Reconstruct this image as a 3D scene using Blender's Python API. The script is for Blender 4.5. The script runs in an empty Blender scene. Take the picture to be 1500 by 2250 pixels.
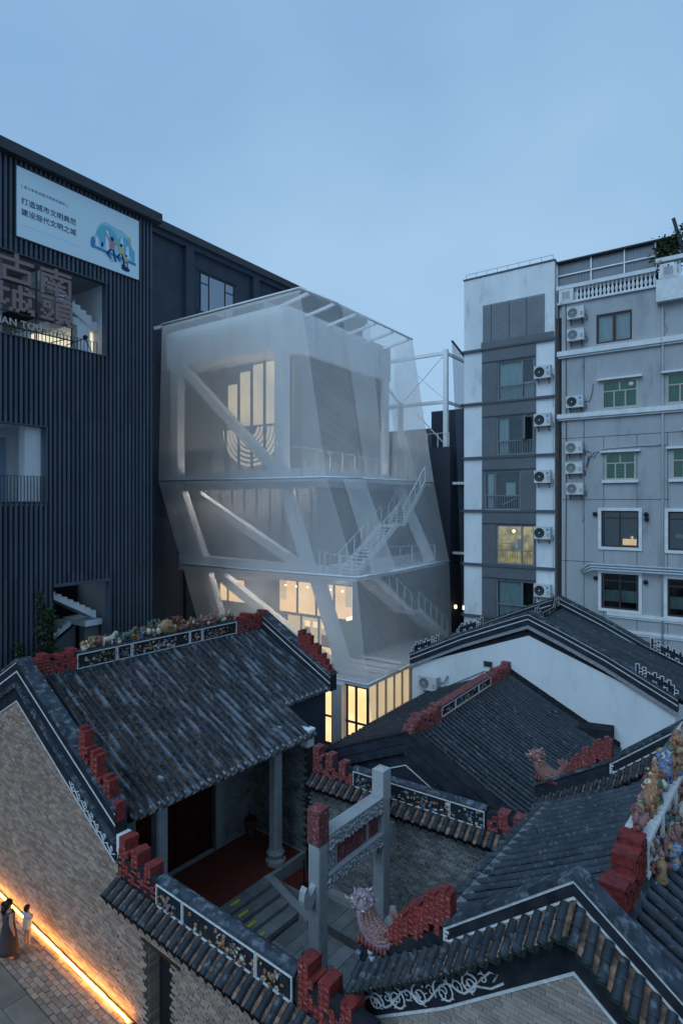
import bpy, math, random
from mathutils import Matrix, Vector
R = random.Random(7)
S = bpy.context.scene
C = S.collection
rad = math.radians

# ------------------------------------------------------------------ camera, sky, light
cam = bpy.data.cameras.new('camera'); cam_o = bpy.data.objects.new('camera', cam); C.objects.link(cam_o)
cam_o.location = (0, 0, 12.5); cam_o.rotation_euler = (rad(90), 0, 0)
cam.sensor_fit = 'AUTO'; cam.sensor_width = 36; cam.lens = 20.62; cam.shift_y = -0.0084
cam.clip_start = 0.1; cam.clip_end = 2000
S.camera = cam_o

wd = bpy.data.worlds.new('World'); S.world = wd; wd.use_nodes = True
nt = wd.node_tree; N = nt.nodes; Lk = nt.links; N.clear()
out = N.new('ShaderNodeOutputWorld'); bg = N.new('ShaderNodeBackground'); bg.inputs['Strength'].default_value = 0.1
sky = N.new('ShaderNodeTexSky'); sky.sky_type = 'NISHITA'; sky.sun_disc = False
sky.sun_elevation = rad(42); sky.sun_rotation = rad(222); sky.air_density = 1.0; sky.dust_density = 2.0; sky.ozone_density = 3.0
tc = N.new('ShaderNodeTexCoord')
mp = N.new('ShaderNodeMapping'); mp.inputs['Scale'].default_value = (1.0, 1.0, 1.6); Lk.new(tc.outputs['Generated'], mp.inputs['Vector'])
no = N.new('ShaderNodeTexNoise'); no.inputs['Scale'].default_value = 1.3; no.inputs['Detail'].default_value = 4; no.inputs['Roughness'].default_value = 0.45
Lk.new(mp.outputs[0], no.inputs['Vector'])
rp = N.new('ShaderNodeValToRGB')
rp.color_ramp.elements[0].position = 0.33; rp.color_ramp.elements[0].color = (1.75, 3.28, 5.45, 1)
rp.color_ramp.elements[1].position = 0.68; rp.color_ramp.elements[1].color = (3.0, 4.7, 6.55, 1)
Lk.new(no.outputs['Fac'], rp.inputs[0])
mx = N.new('ShaderNodeMix'); mx.data_type = 'RGBA'; mx.inputs[0].default_value = 0.92
Lk.new(sky.outputs[0], mx.inputs[6]); Lk.new(rp.outputs[0], mx.inputs[7])
Lk.new(mx.outputs[2], bg.inputs[0]); Lk.new(bg.outputs[0], out.inputs[0])

sun = bpy.data.lights.new('sun', 'SUN'); sun_o = bpy.data.objects.new('sun', sun); C.objects.link(sun_o)
sun.energy = 1.0; sun.angle = rad(45); sun.color = (0.50, 0.76, 1.0)
sun_o.rotation_euler = (rad(48), 0, rad(-42))
S.view_settings.view_transform = 'Standard'; S.view_settings.look = 'None'; S.view_settings.exposure = 0.36; S.view_settings.gamma = 1.0
S.view_settings.use_curve_mapping = False
S.cycles.max_bounces = 8; S.cycles.transparent_max_bounces = 24; S.cycles.diffuse_bounces = 3; S.cycles.glossy_bounces = 3
S.cycles.use_denoising = True; S.cycles.sample_clamp_indirect = 4

# ------------------------------------------------------------------ materials
MATS = {}
def mat(name, c1, c2=None, scale=4.0, lo=.35, hi=.65, rough=.8, bump=0.0, bscale=30.0, rnd=0.0, metal=0.0, spec=.3, c3=None, s3=9.0, t3=.55, w3=.06, stretch=None, hue=0.0, rot=0.0):
    m = bpy.data.materials.new(name); m.use_nodes = True
    t = m.node_tree; n = t.nodes; l = t.links; b = n['Principled BSDF']
    b.inputs['Roughness'].default_value = rough; b.inputs['Metallic'].default_value = metal
    b.inputs['Specular IOR Level'].default_value = spec
    g = n.new('ShaderNodeNewGeometry'); vec = g.outputs['Position']
    if rot:
        mpr = n.new('ShaderNodeMapping'); mpr.inputs['Rotation'].default_value = (0, 0, rad(rot)); l.new(vec, mpr.inputs['Vector']); vec = mpr.outputs[0]
    if stretch:
        mpn = n.new('ShaderNodeMapping'); mpn.inputs['Scale'].default_value = stretch; l.new(vec, mpn.inputs['Vector']); vec = mpn.outputs[0]
    col = None
    def noise(sc, det=6):
        q = n.new('ShaderNodeTexNoise'); q.inputs['Scale'].default_value = sc; q.inputs['Detail'].default_value = det; q.inputs['Roughness'].default_value = .6
        l.new(vec, q.inputs['Vector']); return q.outputs['Fac']
    def mixc(f, a, bb):
        q = n.new('ShaderNodeMix'); q.data_type = 'RGBA'; l.new(f, q.inputs[0])
        for s, i in ((a, 6), (bb, 7)):
            if isinstance(s, tuple): q.inputs[i].default_value = (*s, 1)
            else: l.new(s, q.inputs[i])
        return q.outputs[2]
    def mr(v, a, bb, c=0., d=1.):
        q = n.new('ShaderNodeMapRange'); l.new(v, q.inputs[0])
        for i, x in enumerate((a, bb, c, d)): q.inputs[i+1].default_value = x
        return q.outputs[0]
    if c2: col = mixc(mr(noise(scale), lo, hi), c1, c2)
    if c3: col = mixc(mr(noise(s3, 8), t3-w3, t3+w3), col if col else c1, c3)
    if rnd or hue:
        oi = n.new('ShaderNodeObjectInfo'); ad = n.new('ShaderNodeMath'); ad.operation = 'ADD'
        l.new(oi.outputs['Random'], ad.inputs[0]); l.new(g.outputs['Random Per Island'], ad.inputs[1])
        fr = n.new('ShaderNodeMath'); fr.operation = 'FRACT'; l.new(ad.outputs[0], fr.inputs[0])
        hs = n.new('ShaderNodeHueSaturation'); l.new(mr(fr.outputs[0], 0, 1, 1-rnd, 1+rnd), hs.inputs['Value'])
        if hue:
            f2 = n.new('ShaderNodeMath'); f2.operation = 'MULTIPLY'; f2.inputs[1].default_value = 7.31; l.new(fr.outputs[0], f2.inputs[0])
            f3 = n.new('ShaderNodeMath'); f3.operation = 'FRACT'; l.new(f2.outputs[0], f3.inputs[0])
            l.new(mr(f3.outputs[0], 0, 1, .5-hue, .5+hue), hs.inputs['Hue']); l.new(mr(f3.outputs[0], 0, 1, .85, 1.15), hs.inputs['Saturation'])
        if col: l.new(col, hs.inputs['Color'])
        else: hs.inputs['Color'].default_value = (*c1, 1)
        col = hs.outputs[0]
    if col: l.new(col, b.inputs['Base Color'])
    else: b.inputs['Base Color'].default_value = (*c1, 1)
    if bump:
        bp = n.new('ShaderNodeBump'); bp.inputs['Strength'].default_value = bump; bp.inputs['Distance'].default_value = .02
        l.new(noise(bscale, 4), bp.inputs['Height']); l.new(bp.outputs[0], b.inputs['Normal'])
    MATS[name] = m; return m
def emit(name, col, strength, col2=None, scale=1.5):
    m = bpy.data.materials.new(name); m.use_nodes = True; t = m.node_tree; n = t.nodes; n.clear()
    o = n.new('ShaderNodeOutputMaterial'); e = n.new('ShaderNodeEmission'); e.inputs[0].default_value = (*col, 1); e.inputs[1].default_value = strength
    if col2:
        g = n.new('ShaderNodeNewGeometry'); q = n.new('ShaderNodeTexNoise'); q.inputs['Scale'].default_value = scale; t.links.new(g.outputs['Position'], q.inputs['Vector'])
        x = n.new('ShaderNodeMix'); x.data_type = 'RGBA'; x.inputs[6].default_value = (*col, 1); x.inputs[7].default_value = (*col2, 1)
        r = n.new('ShaderNodeMapRange'); r.inputs[1].default_value = .35; r.inputs[2].default_value = .65; t.links.new(q.outputs['Fac'], r.inputs[0]); t.links.new(r.outputs[0], x.inputs[0]); t.links.new(x.outputs[2], e.inputs[0])
    t.links.new(e.outputs[0], o.inputs[0]); MATS[name] = m; return m
def scrim(name, col, alpha, moire=.0):
    m = bpy.data.materials.new(name); m.use_nodes = True; t = m.node_tree; n = t.nodes; l = t.links; n.clear()
    o = n.new('ShaderNodeOutputMaterial'); tr = n.new('ShaderNodeBsdfTransparent'); d = n.new('ShaderNodeBsdfDiffuse'); d.inputs[0].default_value = (*col, 1)
    tl = n.new('ShaderNodeBsdfTranslucent'); tl.inputs[0].default_value = (*col, 1)
    a = n.new('ShaderNodeMixShader'); a.inputs[0].default_value = .25; l.new(d.outputs[0], a.inputs[1]); l.new(tl.outputs[0], a.inputs[2])
    x = n.new('ShaderNodeMixShader'); x.inputs[0].default_value = alpha
    if moire:      # woven wires: fine bands of wire and gap in height and along the wall
        g = n.new('ShaderNodeNewGeometry'); sp = n.new('ShaderNodeSeparateXYZ'); l.new(g.outputs['Position'], sp.inputs[0])
        def M(op, p, q):
            k = n.new('ShaderNodeMath'); k.operation = op
            for i, v in enumerate((p, q)):
                if isinstance(v, (int, float)): k.inputs[i].default_value = v
                elif v is not None: l.new(v, k.inputs[i])
            return k.outputs[0]
        wz = M('SINE', M('MULTIPLY', sp.outputs['Z'], 2*math.pi/.09), None)
        wx = M('SINE', M('MULTIPLY', M('SUBTRACT', sp.outputs['X'], sp.outputs['Y']), 2*math.pi/.14), None)
        q = n.new('ShaderNodeTexNoise'); q.inputs['Scale'].default_value = .35; q.inputs['Detail'].default_value = 2; l.new(g.outputs['Position'], q.inputs['Vector'])
        v = M('ADD', M('MULTIPLY', M('MAXIMUM', wz, wx), moire), M('MULTIPLY_ADD', q.outputs['Fac'], .24)); 
        v.node.inputs[1].links[0].from_node.inputs[2].default_value = -.12
        l.new(M('ADD', v, alpha-.45*moire), x.inputs[0])
    l.new(tr.outputs[0], x.inputs[1]); l.new(a.outputs[0], x.inputs[2]); l.new(x.outputs[0], o.inputs[0]); MATS[name] = m; return m
def glass(name, tint, clear, rough=.03):
    m = bpy.data.materials.new(name); m.use_nodes = True; t = m.node_tree; n = t.nodes; l = t.links; n.clear()
    o = n.new('ShaderNodeOutputMaterial'); tr = n.new('ShaderNodeBsdfTransparent'); tr.inputs[0].default_value = (*tint, 1)
    gl = n.new('ShaderNodeBsdfGlossy'); gl.inputs['Roughness'].default_value = rough; gl.inputs[0].default_value = (.9, .95, 1, 1)
    x = n.new('ShaderNodeMixShader'); fz = n.new('ShaderNodeFresnel'); fz.inputs[0].default_value = 1.5
    ad = n.new('ShaderNodeMath'); ad.operation = 'ADD'; ad.inputs[1].default_value = clear; l.new(fz.outputs[0], ad.inputs[0]); ad.use_clamp = True; l.new(ad.outputs[0], x.inputs[0])
    l.new(tr.outputs[0], x.inputs[1]); l.new(gl.outputs[0], x.inputs[2]); l.new(x.outputs[0], o.inputs[0]); MATS[name] = m; return m

tile_m = mat('weathered tube tile', (.018, .023, .031), (.042, .052, .066), .9, .35, .65, .55, .5, 60, .10, spec=.25, c3=(.125, .155, .19), s3=3.0, t3=.555, w3=.06, stretch=(.35, 2.4, .35), rot=38.5)
tile_c = mat('coping tube tile', (.014, .019, .026), (.038, .047, .058), 2.0, .35, .65, .5, .5, 60, .12, spec=.3, c3=(.11, .13, .15), s3=6, t3=.62, w3=.05)
tile_dk = mat('dark tube tile', (.013, .018, .025), (.032, .042, .054), 1.0, .35, .65, 0.30, .4, 60, .08, spec=.22, c3=(.11, .13, .155), s3=10, t3=.63, w3=.04, stretch=(.4, 2.2, .4), rot=38)  # pale patches double as painted highlights on the tubes
pan_m = mat('clay pan tile', (.14, .08, .055), (.06, .045, .04), 6, .4, .62, .85, .3, 80, .5, c3=(.03, .035, .04), s3=4, t3=.56, w3=.08, spec=.06)  # clay darkened to carry the shadow between the tubes
tile_h = mat('blue black tube tile', (.026, .035, .047), (.055, .071, .091), 1.5, .35, .65, .4, .4, 60, .10, spec=.3, c3=(.13, .155, .18), s3=10, t3=.62, w3=.04)
pan_dk = mat('dark pan tile', (.009, .010, .012), (.020, .018, .018), 6, .4, .62, .9, .3, 80, .4, spec=.06)  # near-black colour stands in for the shaded gaps between tubes
pan_o = mat('orange clay pan', (.26, .14, .09), (.10, .07, .055), 6, .4, .62, .85, .3, 80, .45)
lip_m = mat('clay pan lip', (.56, .32, .21), (.36, .24, .18), 6, rough=.85, rnd=.5, c3=(.06, .06, .065), s3=4, t3=.6, w3=.08)
deck_m = mat('dark roof bedding', (.008, .009, .011), rough=.9, spec=.06)
mort_m = mat('pale lime mortar', (.33, .33, .33), (.20, .21, .22), 9, rough=.9, bump=.4)
brick_m = mat('fired grey brown brick', (.375, .265, .205), (.29, .205, .16), 2.0, rough=.88, bump=.5, bscale=90, rnd=.30, hue=.004, c3=(.11, .09, .08), s3=3.5, t3=.69, w3=.06)
brick_g = mat('grey blue brick', (.25, .25, .245), (.17, .175, .18), 2.0, rough=.88, bump=.5, bscale=90, rnd=.3, hue=.006, c3=(.085, .09, .095), s3=3, t3=.62, w3=.08)
brick_f = mat('tan brick', (.36, .29, .245), (.28, .235, .205), 2.0, rough=.88, bump=.5, bscale=60, rnd=.2, hue=.006)
mortar = mat('dark mortar joint', (.05, .042, .038), rough=.95)
mortar_l = mat('light mortar joint', (.50, .47, .44), (.38, .36, .34), 6, rough=.95)
black_b = mat('black painted band', (.016, .018, .023), (.032, .035, .042), 3, rough=.7, bump=.2, spec=.06)
band_b = mat('slate painted band', (.034, .041, .055), (.020, .024, .032), 2.5, rough=.75, bump=.25, c3=(.09, .10, .115), s3=5, t3=.68, spec=.06)
cap_m = mat('weathered lime cap', (.065, .080, .098), (.028, .035, .044), 3, rough=.8, bump=.5, c3=(.15, .175, .20), s3=5, t3=.58, w3=.06, spec=.06)
white_l = mat('white lime line', (.70, .69, .68), (.50, .50, .51), 10, rough=.8)
red_m = mat('red painted plaster', (.26, .035, .03), (.17, .026, .026), 4, rough=.7, bump=.4, bscale=40, c3=(.085, .018, .018), s3=7, t3=.57, w3=.1)
red_l = mat('worn and highlit red relief', (.36, .065, .05), (.25, .045, .04), 8, rough=.65, bump=.5, bscale=40, c3=(.45, .24, .20), s3=16, t3=.60)  # raised relief painted lighter as highlights, plus pale worn chips
red_dk = mat('faded red plaster', (.22, .055, .055), (.13, .035, .038), 6, rough=.75, bump=.5, c3=(.33, .20, .20), s3=14, t3=.60)
granite = mat('grey granite', (.36, .37, .375), (.29, .30, .31), 3, rough=.8, bump=.3, bscale=80, c3=(.22, .23, .235), s3=60, t3=.62, w3=.05)
granite_s = mat('speckled granite', (.48, .48, .48), (.36, .36, .36), 30, rough=.85, bump=.5, bscale=60, c3=(.15, .15, .155), s3=45, t3=.6, w3=.06)
slab_m = mat('worn stone slab', (.23, .235, .235), (.155, .16, .165), 1.5, rough=.75, bump=.35, bscale=20, rnd=.22, c3=(.10, .105, .105), s3=5, t3=.65)
lane_m = mat('lane stone slab', (.22, .185, .155), (.15, .125, .105), 1.2, rough=.7, bump=.35, bscale=20, rnd=.18)
ground_m = mat('dark earth and joints', (.055, .05, .047), (.085, .078, .07), 2, rough=.95, bump=.4, spec=.06)
city_m = mat('asphalt ground', (.05, .05, .052), rough=.9)
carpet_m = mat('red carpet', (.155, .032, .022), (.11, .022, .017), 5, rough=.95, bump=.3, bscale=120)
wood_m = mat('dark stained wood', (.035, .022, .017), (.05, .03, .022), 6, rough=.6, spec=.06)
door_m = mat('dark red door', (.07, .014, .012), (.035, .010, .010), 3, rough=.5, spec=.06)
plast_w = mat('stained white plaster', (.74, .75, .76), (.62, .64, .66), .8, rough=.85, bump=.1, c3=(.44, .45, .46), s3=1.7, t3=.66, w3=.1, stretch=(1, 1, .35))
plast_hw = mat('clean white plaster', (.72, .73, .74), (.64, .655, .67), .7, rough=.8, bump=.1, c3=(.52, .54, .56), s3=2.2, t3=.68, w3=.14, stretch=(1, 1, .22))
plast_g = mat('grey rendered wall', (.40, .405, .415), (.345, .35, .36), .7, rough=.85, bump=.15, bscale=40, c3=(.24, .24, .245), s3=1.6, t3=.655, w3=.12, stretch=(1, 1, .25))
trim_w = mat('white painted trim', (.72, .72, .72), (.60, .60, .60), 3, rough=.7, c3=(.40, .38, .36), s3=5, t3=.7)
panel_g = mat('grey cladding panel', (.125, .135, .15), (.105, .115, .13), 1, rough=.5)
louvre_g = mat('grey louvre', (.20, .215, .235), (.17, .18, .195), 1, rough=.45, metal=.2)
ledge_g = mat('dark grey ledge', (.09, .10, .115), rough=.7)
rib_m = mat('blue grey ribbed metal', (.066, .083, .112), (.054, .068, .092), .7, rough=.5, metal=.0, spec=.4, rnd=.2)
groove_m = mat('dark groove metal', (.018, .023, .032), rough=.6, spec=.06)
coping_m = mat('dark grey coping', (.075, .08, .088), (.06, .065, .072), 4, rough=.7, bump=.3, spec=.06)
blk_m = mat('charcoal painted brick', (.060, .072, .095), (.048, .058, .078), 1, rough=.8, bump=.5, bscale=12, spec=.06)
annex_m = mat('charcoal cladding', (.055, .065, .085), rough=.6, spec=.06)
steel_w = mat('white painted steel', (.84, .84, .84), (.76, .76, .76), 2, rough=.45)
conc_w = mat('pale structure paint', (.76, .76, .77), (.70, .70, .71), .8, rough=.6)
wallg_m = mat('grey gallery wall', (.145, .15, .16), (.125, .13, .138), .8, rough=.6)
frame_d = mat('dark window frame', (.05, .055, .065), rough=.5, spec=.06)
frame_br = mat('brown window frame', (.055, .028, .024), rough=.5)
frame_t = mat('beige window frame', (.42, .38, .32), rough=.5)
frame_g = mat('grey window frame', (.20, .22, .24), rough=.45)
curt_w = mat('pale curtain', (.70, .74, .73), (.52, .58, .58), 3, rough=.9, stretch=(6, 6, .3))
curt_g = mat('green curtain', (.09, .42, .32), (.05, .27, .21), 3, rough=.9, stretch=(6, 6, .3))
room_d = mat('dim room', (.045, .05, .055), (.025, .028, .03), 2, rough=.9)
ac_w = mat('white enamel casing', (.62, .62, .60), (.54, .54, .52), 3, rough=.5)
ac_d = mat('dark fan grille', (.045, .05, .055), rough=.6)
ac_gr = mat('grey fan grille', (.22, .23, .235), rough=.6)
ac_blue = mat('blue energy label', (.04, .22, .55), rough=.5)
rust_m = mat('rusted bracket', (.10, .055, .04), (.05, .04, .035), 20, rough=.8)
pipe_m = mat('grey pipe', (.42, .45, .48), (.34, .37, .40), 4, rough=.4)
wire_m = mat('black cable', (.012, .012, .014), rough=.6)
yel_m = mat('yellow green sticker', (.55, .62, .03), (.40, .46, .03), 20, rough=.6)
sign_m = mat('dusty pink sign letter', (.27, .185, .175), rough=.6)
sign_w = mat('pale sign letter', (.55, .48, .42), rough=.6)
ban_m = mat('white banner vinyl', (.70, .84, .88), rough=.35, spec=.5)
ink_m = mat('navy print', (.01, .03, .13), rough=.6)
ink_l = mat('grey print', (.20, .28, .36), rough=.6)
teal_m = mat('teal print', (.16, .50, .62), rough=.6)
teal_l = mat('pale teal print', (.34, .66, .74), rough=.6)
teal_d = mat('blue print', (.06, .25, .48), rough=.6)
pink_m = mat('pink print', (.62, .22, .25), rough=.6)
yelp_m = mat('yellow print', (.75, .52, .18), rough=.6)
skin_m = mat('skin', (.42, .26, .19), rough=.6)
hair_m = mat('black hair', (.008, .007, .007), rough=.5)
shirt_m = mat('white shirt', (.58, .56, .56), rough=.9)
tan_m = mat('tan trousers', (.42, .29, .22), rough=.9)
dress_m = mat('dark dress', (.07, .05, .048), (.045, .036, .038), 4, rough=.95)
leaf_m = mat('dark green leaf', (.030, .060, .022), (.055, .075, .025), 3, rough=.6, rnd=.4)
bark_m = mat('brown stem', (.05, .035, .025), rough=.9)
c_or = mat('orange glaze', (.36, .16, .07), (.22, .09, .05), 14, rough=.35, bump=.5, bscale=30, c3=(.55, .36, .18), s3=18, t3=.58)
c_oc = mat('ochre glaze', (.38, .26, .13), (.26, .16, .08), 14, rough=.35, bump=.5, bscale=30)
c_gr = mat('green glaze', (.05, .10, .06), (.12, .15, .10), 14, rough=.35, bump=.5, bscale=30)
c_bl = mat('blue glaze', (.05, .08, .20), (.22, .27, .36), 18, .42, .58, rough=.35, bump=.5, bscale=30)
c_rd = mat('red glaze', (.24, .07, .06), (.15, .05, .045), 14, rough=.4, bump=.5, bscale=30)
c_pk = mat('dusty rose glaze', (.33, .17, .15), (.22, .10, .09), 14, rough=.4, bump=.5, bscale=30)
c_cr = mat('cream glaze', (.55, .49, .40), (.42, .36, .28), 14, rough=.4, bump=.4, bscale=30)
c_mv = mat('mauve scales', (.33, .235, .28), (.20, .125, .155), 22, rough=.4, bump=1.0, bscale=22, c3=(.46, .36, .40), s3=28, t3=.58)
c_bk = mat('black green glaze', (.018, .03, .028), rough=.4)
GLZ = [c_or, c_oc, c_gr, c_bl, c_rd, c_pk, c_cr]
warm_p = emit('warm lit blind', (1.0, .73, .40), 1.05, (1.0, .60, .26), .9)
warm_hi = emit('glowing picture', (1.0, .80, .46), 1.35, (1.0, .66, .3), 1.2)
warm_lo = emit('soft warm glow', (1.0, .78, .48), .62, (.95, .68, .36), .6)
ring_e = emit('pale lit ring', (1.0, .92, .76), .42)
disc_e = emit('pale wall glow', (1.0, .84, .56), .56, (.70, .64, .54), .5)
fill_e = emit('neutral fill line', (1.0, .93, .85), 27.0)  # glow of the added lines inside the gallery
lamp_e = emit('lamp glow', (1.0, .78, .45), 3.0)
strip_e = emit('amber light strip', (1.0, .44, .085), 62)
cool_e = emit('lit stairwell', (1.0, .93, .70), .75, (.75, .72, .55), 1.5)
room_e = emit('lit flat room', (1.0, .78, .38), .42, (.45, .33, .16), 2.2)
scr_m = scrim('white wire mesh', (.93, .91, .89), .53, .06)
scr_r = scrim('white wire mesh over air', (.96, .94, .92), .38, .02)
scr_d = scrim('dark wire mesh', (.13, .17, .22), .55)
glz_m = glass('window glass', (.82, .88, .88), .02)
glz_d = glass('dark window glass', (.66, .72, .72), .03)
glz_g = glass('green window glass', (.50, .76, .66), .035)
glz_b = glass('sky reflecting glass', (.22, .28, .32), .30)

# ------------------------------------------------------------------ mesh building
class MB:
    def __init__(s): s.v = []; s.f = []; s.m = []; s.s = []; s.T = None
    def add(s, vs, fs, m=0, sm=False):
        o = len(s.v)
        if s.T is not None: vs = [tuple(s.T @ Vector(p)) for p in vs]
        s.v.extend(vs)
        for f in fs: s.f.append([i+o for i in f]); s.m.append(m); s.s.append(sm)
        return s
    def box(s, x0, x1, y0, y1, z0, z1, m=0):
        return s.add([(x0,y0,z0),(x1,y0,z0),(x1,y1,z0),(x0,y1,z0),(x0,y0,z1),(x1,y0,z1),(x1,y1,z1),(x0,y1,z1)],
              [(3,2,1,0),(4,5,6,7),(0,1,5,4),(1,2,6,5),(2,3,7,6),(3,0,4,7)], m)
    def prism(s, pts, ax, a0, a1, m=0):
        n = len(pts); g = {'x': lambda p, a: (a, p[0], p[1]), 'y': lambda p, a: (p[0], a, p[1]), 'z': lambda p, a: (p[0], p[1], a)}[ax]
        vs = [g(p, a0) for p in pts]+[g(p, a1) for p in pts]
        return s.add(vs, [list(range(n))[::-1], list(range(n, 2*n))]+[(i, (i+1) % n, n+(i+1) % n, n+i) for i in range(n)], m)
    def strip(s, top, bot, y0, y1, m=0):      # band in the x-z plane between two polylines, thick in y
        for i in range(len(top)-1): s.prism([top[i], top[i+1], bot[i+1], bot[i]], 'y', y0, y1, m)
        return s
    def seg(s, p, q, w, h=None, m=0, up=(0, 0, 1)):   # square bar from p to q
        h = h or w; p = Vector(p); q = Vector(q); d = q-p; L = d.length
        if L < 1e-6: return s
        d.normalize(); u = Vector(up)
        if abs(d.dot(u)) > .98: u = Vector((0, 1, 0))
        a = d.cross(u).normalized(); b = a.cross(d)
        vs = [tuple(c+a*(i*w/2)+b*(j*h/2)) for c in (p, q) for i, j in ((-1,-1),(1,-1),(1,1),(-1,1))]
        return s.add(vs, [(3,2,1,0),(4,5,6,7),(0,1,5,4),(1,2,6,5),(2,3,7,6),(3,0,4,7)], m)
    def tube(s, pts, r, n=6, m=0, sm=True):
        pts = [Vector(p) for p in pts]; rs = r if isinstance(r, (list, tuple)) else [r]*len(pts)
        vs = []; k = len(pts); ref = None
        for i, p in enumerate(pts):
            d = (pts[min(i+1, k-1)]-pts[max(i-1, 0)]).normalized()
            if ref is None: ref = Vector((0, 0, 1)) if abs(d.z) < .9 else Vector((1, 0, 0))
            a = d.cross(ref).normalized(); b = d.cross(a).normalized(); ref = a.cross(d)
            for j in range(n):
                t = 2*math.pi*j/n; vs.append(tuple(p+a*(math.cos(t)*rs[i])+b*(math.sin(t)*rs[i])))
        fs = [(i*n+j, i*n+(j+1) % n, (i+1)*n+(j+1) % n, (i+1)*n+j) for i in range(k-1) for j in range(n)]
        fs += [list(range(n))[::-1], list(range((k-1)*n, k*n))]
        return s.add(vs, fs, m, sm)
    def ball(s, c, r, m=0, n=8, k=5, jit=0):
        if not isinstance(r, (tuple, list)): r = (r, r, r)
        vs = [(c[0], c[1], c[2]-r[2])]
        for i in range(1, k):
            a = math.pi*i/k
            for j in range(n):
                b = 2*math.pi*j/n; q = 1+R.uniform(-jit, jit)
                vs.append((c[0]+r[0]*math.sin(a)*math.cos(b)*q, c[1]+r[1]*math.sin(a)*math.sin(b)*q, c[2]-r[2]*math.cos(a)*q))
        vs.append((c[0], c[1], c[2]+r[2])); e = len(vs)-1
        fs = [(0, 1+(j+1) % n, 1+j) for j in range(n)]
        fs += [(1+i*n+j, 1+i*n+(j+1) % n, 1+(i+1)*n+(j+1) % n, 1+(i+1)*n+j) for i in range(k-2) for j in range(n)]
        fs += [(1+(k-2)*n+j, 1+(k-2)*n+(j+1) % n, e) for j in range(n)]
        return s.add(vs, fs, m, True)
    def lathe(s, prof, c=(0, 0, 0), n=10, m=0, sm=True):
        vs = [(c[0]+r*math.cos(2*math.pi*j/n), c[1]+r*math.sin(2*math.pi*j/n), c[2]+z) for r, z in prof for j in range(n)]
        k = len(prof)
        fs = [(i*n+j, i*n+(j+1) % n, (i+1)*n+(j+1) % n, (i+1)*n+j) for i in range(k-1) for j in range(n)]+[list(range(n))[::-1], list(range((k-1)*n, k*n))]
        return s.add(vs, fs, m, sm)
    def mesh(s, name, mats):
        me = bpy.data.meshes.new(name); me.from_pydata(s.v, [], s.f)
        for q in (mats if isinstance(mats, (list, tuple)) else [mats]): me.materials.append(q)
        me.polygons.foreach_set('material_index', s.m); me.polygons.foreach_set('use_smooth', s.s); me.update(); return me
def prop(o, label=None, cat=None, group=None, kind=None):
    for k, v in (('label', label), ('category', cat), ('group', group), ('kind', kind)):
        if v: o[k] = v
    return o
def part(name, mb, mats, parent=None, label=None, kind=None, M=None):
    me = mb if isinstance(mb, bpy.types.Mesh) else mb.mesh(name, mats)
    o = bpy.data.objects.new(name, me); C.objects.link(o)
    if parent: o.parent = parent
    if M is not None: o.matrix_basis = M
    return prop(o, label, None, None, kind)
def thing(name, label, cat, loc=(0, 0, 0), rz=0, group=None, parent=None):
    o = bpy.data.objects.new(name, None); C.objects.link(o); o.empty_display_size = .3
    o.location = loc; o.rotation_euler = (0, 0, rz); return prop(o, label, cat, group)
def copy_tree(o, parent=None):
    c = o.copy(); C.objects.link(c); c.parent = parent
    for ch in list(o.children): copy_tree(ch, c)
    return c
def frame(ox, oy, th):
    t = rad(th); return Matrix(((math.cos(t), math.sin(t), 0, ox), (-math.sin(t), math.cos(t), 0, oy), (0, 0, 1, 0), (0, 0, 0, 1)))
def local(F, X, Y): v = F.inverted() @ Vector((X, Y, 0)); return v.x, v.y
CAMP = Vector((0, 0, 12.5))
# site frames (x: right and towards the camera, y: away to the right)
FT = frame(-10.02, 18.19, 38.5); FH = frame(3.335, 8.4, 39); FB = frame(2.1, 19.3, 35.8); FR = frame(.43, 19.23, 34.6)
FHF = frame(8.38, 26.35, 34.6); FM = frame(1.26, 29, 35); FD = frame(-9.28, 28.7, 35); FW = frame(7.305, 35, 35)
def root(F, th, name, label, cat, group=None): return thing(name, label, cat, F.translation, -rad(th), group)

# ------------------------------------------------------------------ shared builders
def place_many(parent, name, me, mats, Ms, nind, F, single=True):
    """nind copies nearest the camera become parts, the rest one joined part."""
    Ms = sorted(Ms, key=lambda M: ((F @ M.translation)-CAMP).length)
    for M in Ms[:nind]:
        o = bpy.data.objects.new(name, me); C.objects.link(o); o.parent = parent; o.matrix_basis = M
    rest = Ms[nind:]
    if rest:
        mb = MB(); vs = [v.co.copy() for v in me.vertices]; fs = [tuple(p.vertices) for p in me.polygons]; mi = [p.material_index for p in me.polygons]; sm = [p.use_smooth for p in me.polygons]
        for M in rest:
            o = len(mb.v); mb.v.extend(tuple(M @ v) for v in vs)
            for f, k, q in zip(fs, mi, sm): mb.f.append([i+o for i in f]); mb.m.append(k); mb.s.append(q)
        part(name, mb, [x for x in me.materials], parent, kind='stuff')

BRK = None
def bricks(parent, inside, x0, x1, z0, z1, yf, bl, bh, m, nind, F, gap=.008, deep=.03):
    mb = MB(); mb.box(0, bl-gap, -.014, deep, 0, bh-gap)
    me = mb.mesh('brick', m); Ms = []
    nz = int((z1-z0)/bh)
    for k in range(nz):
        z = z0+k*bh; off = (0, .5, .25, .75)[k % 4]*bl+R.uniform(-.02, .02)
        x = x0-off
        while x < x1:
            if inside(x+bl/2, z+bh/2):
                M = Matrix.Translation((x+R.uniform(-.004, .004), yf-R.uniform(0, .009), z+R.uniform(-.002, .002))) @ Matrix.Rotation(R.uniform(-.006, .006), 4, 'Y')
                M = M @ Matrix.Diagonal((R.uniform(.94, 1.0), 1, R.uniform(.9, 1.02), 1)); Ms.append(M)
            x += bl
    place_many(parent, 'brick', me, m, Ms, nind, F)

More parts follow.
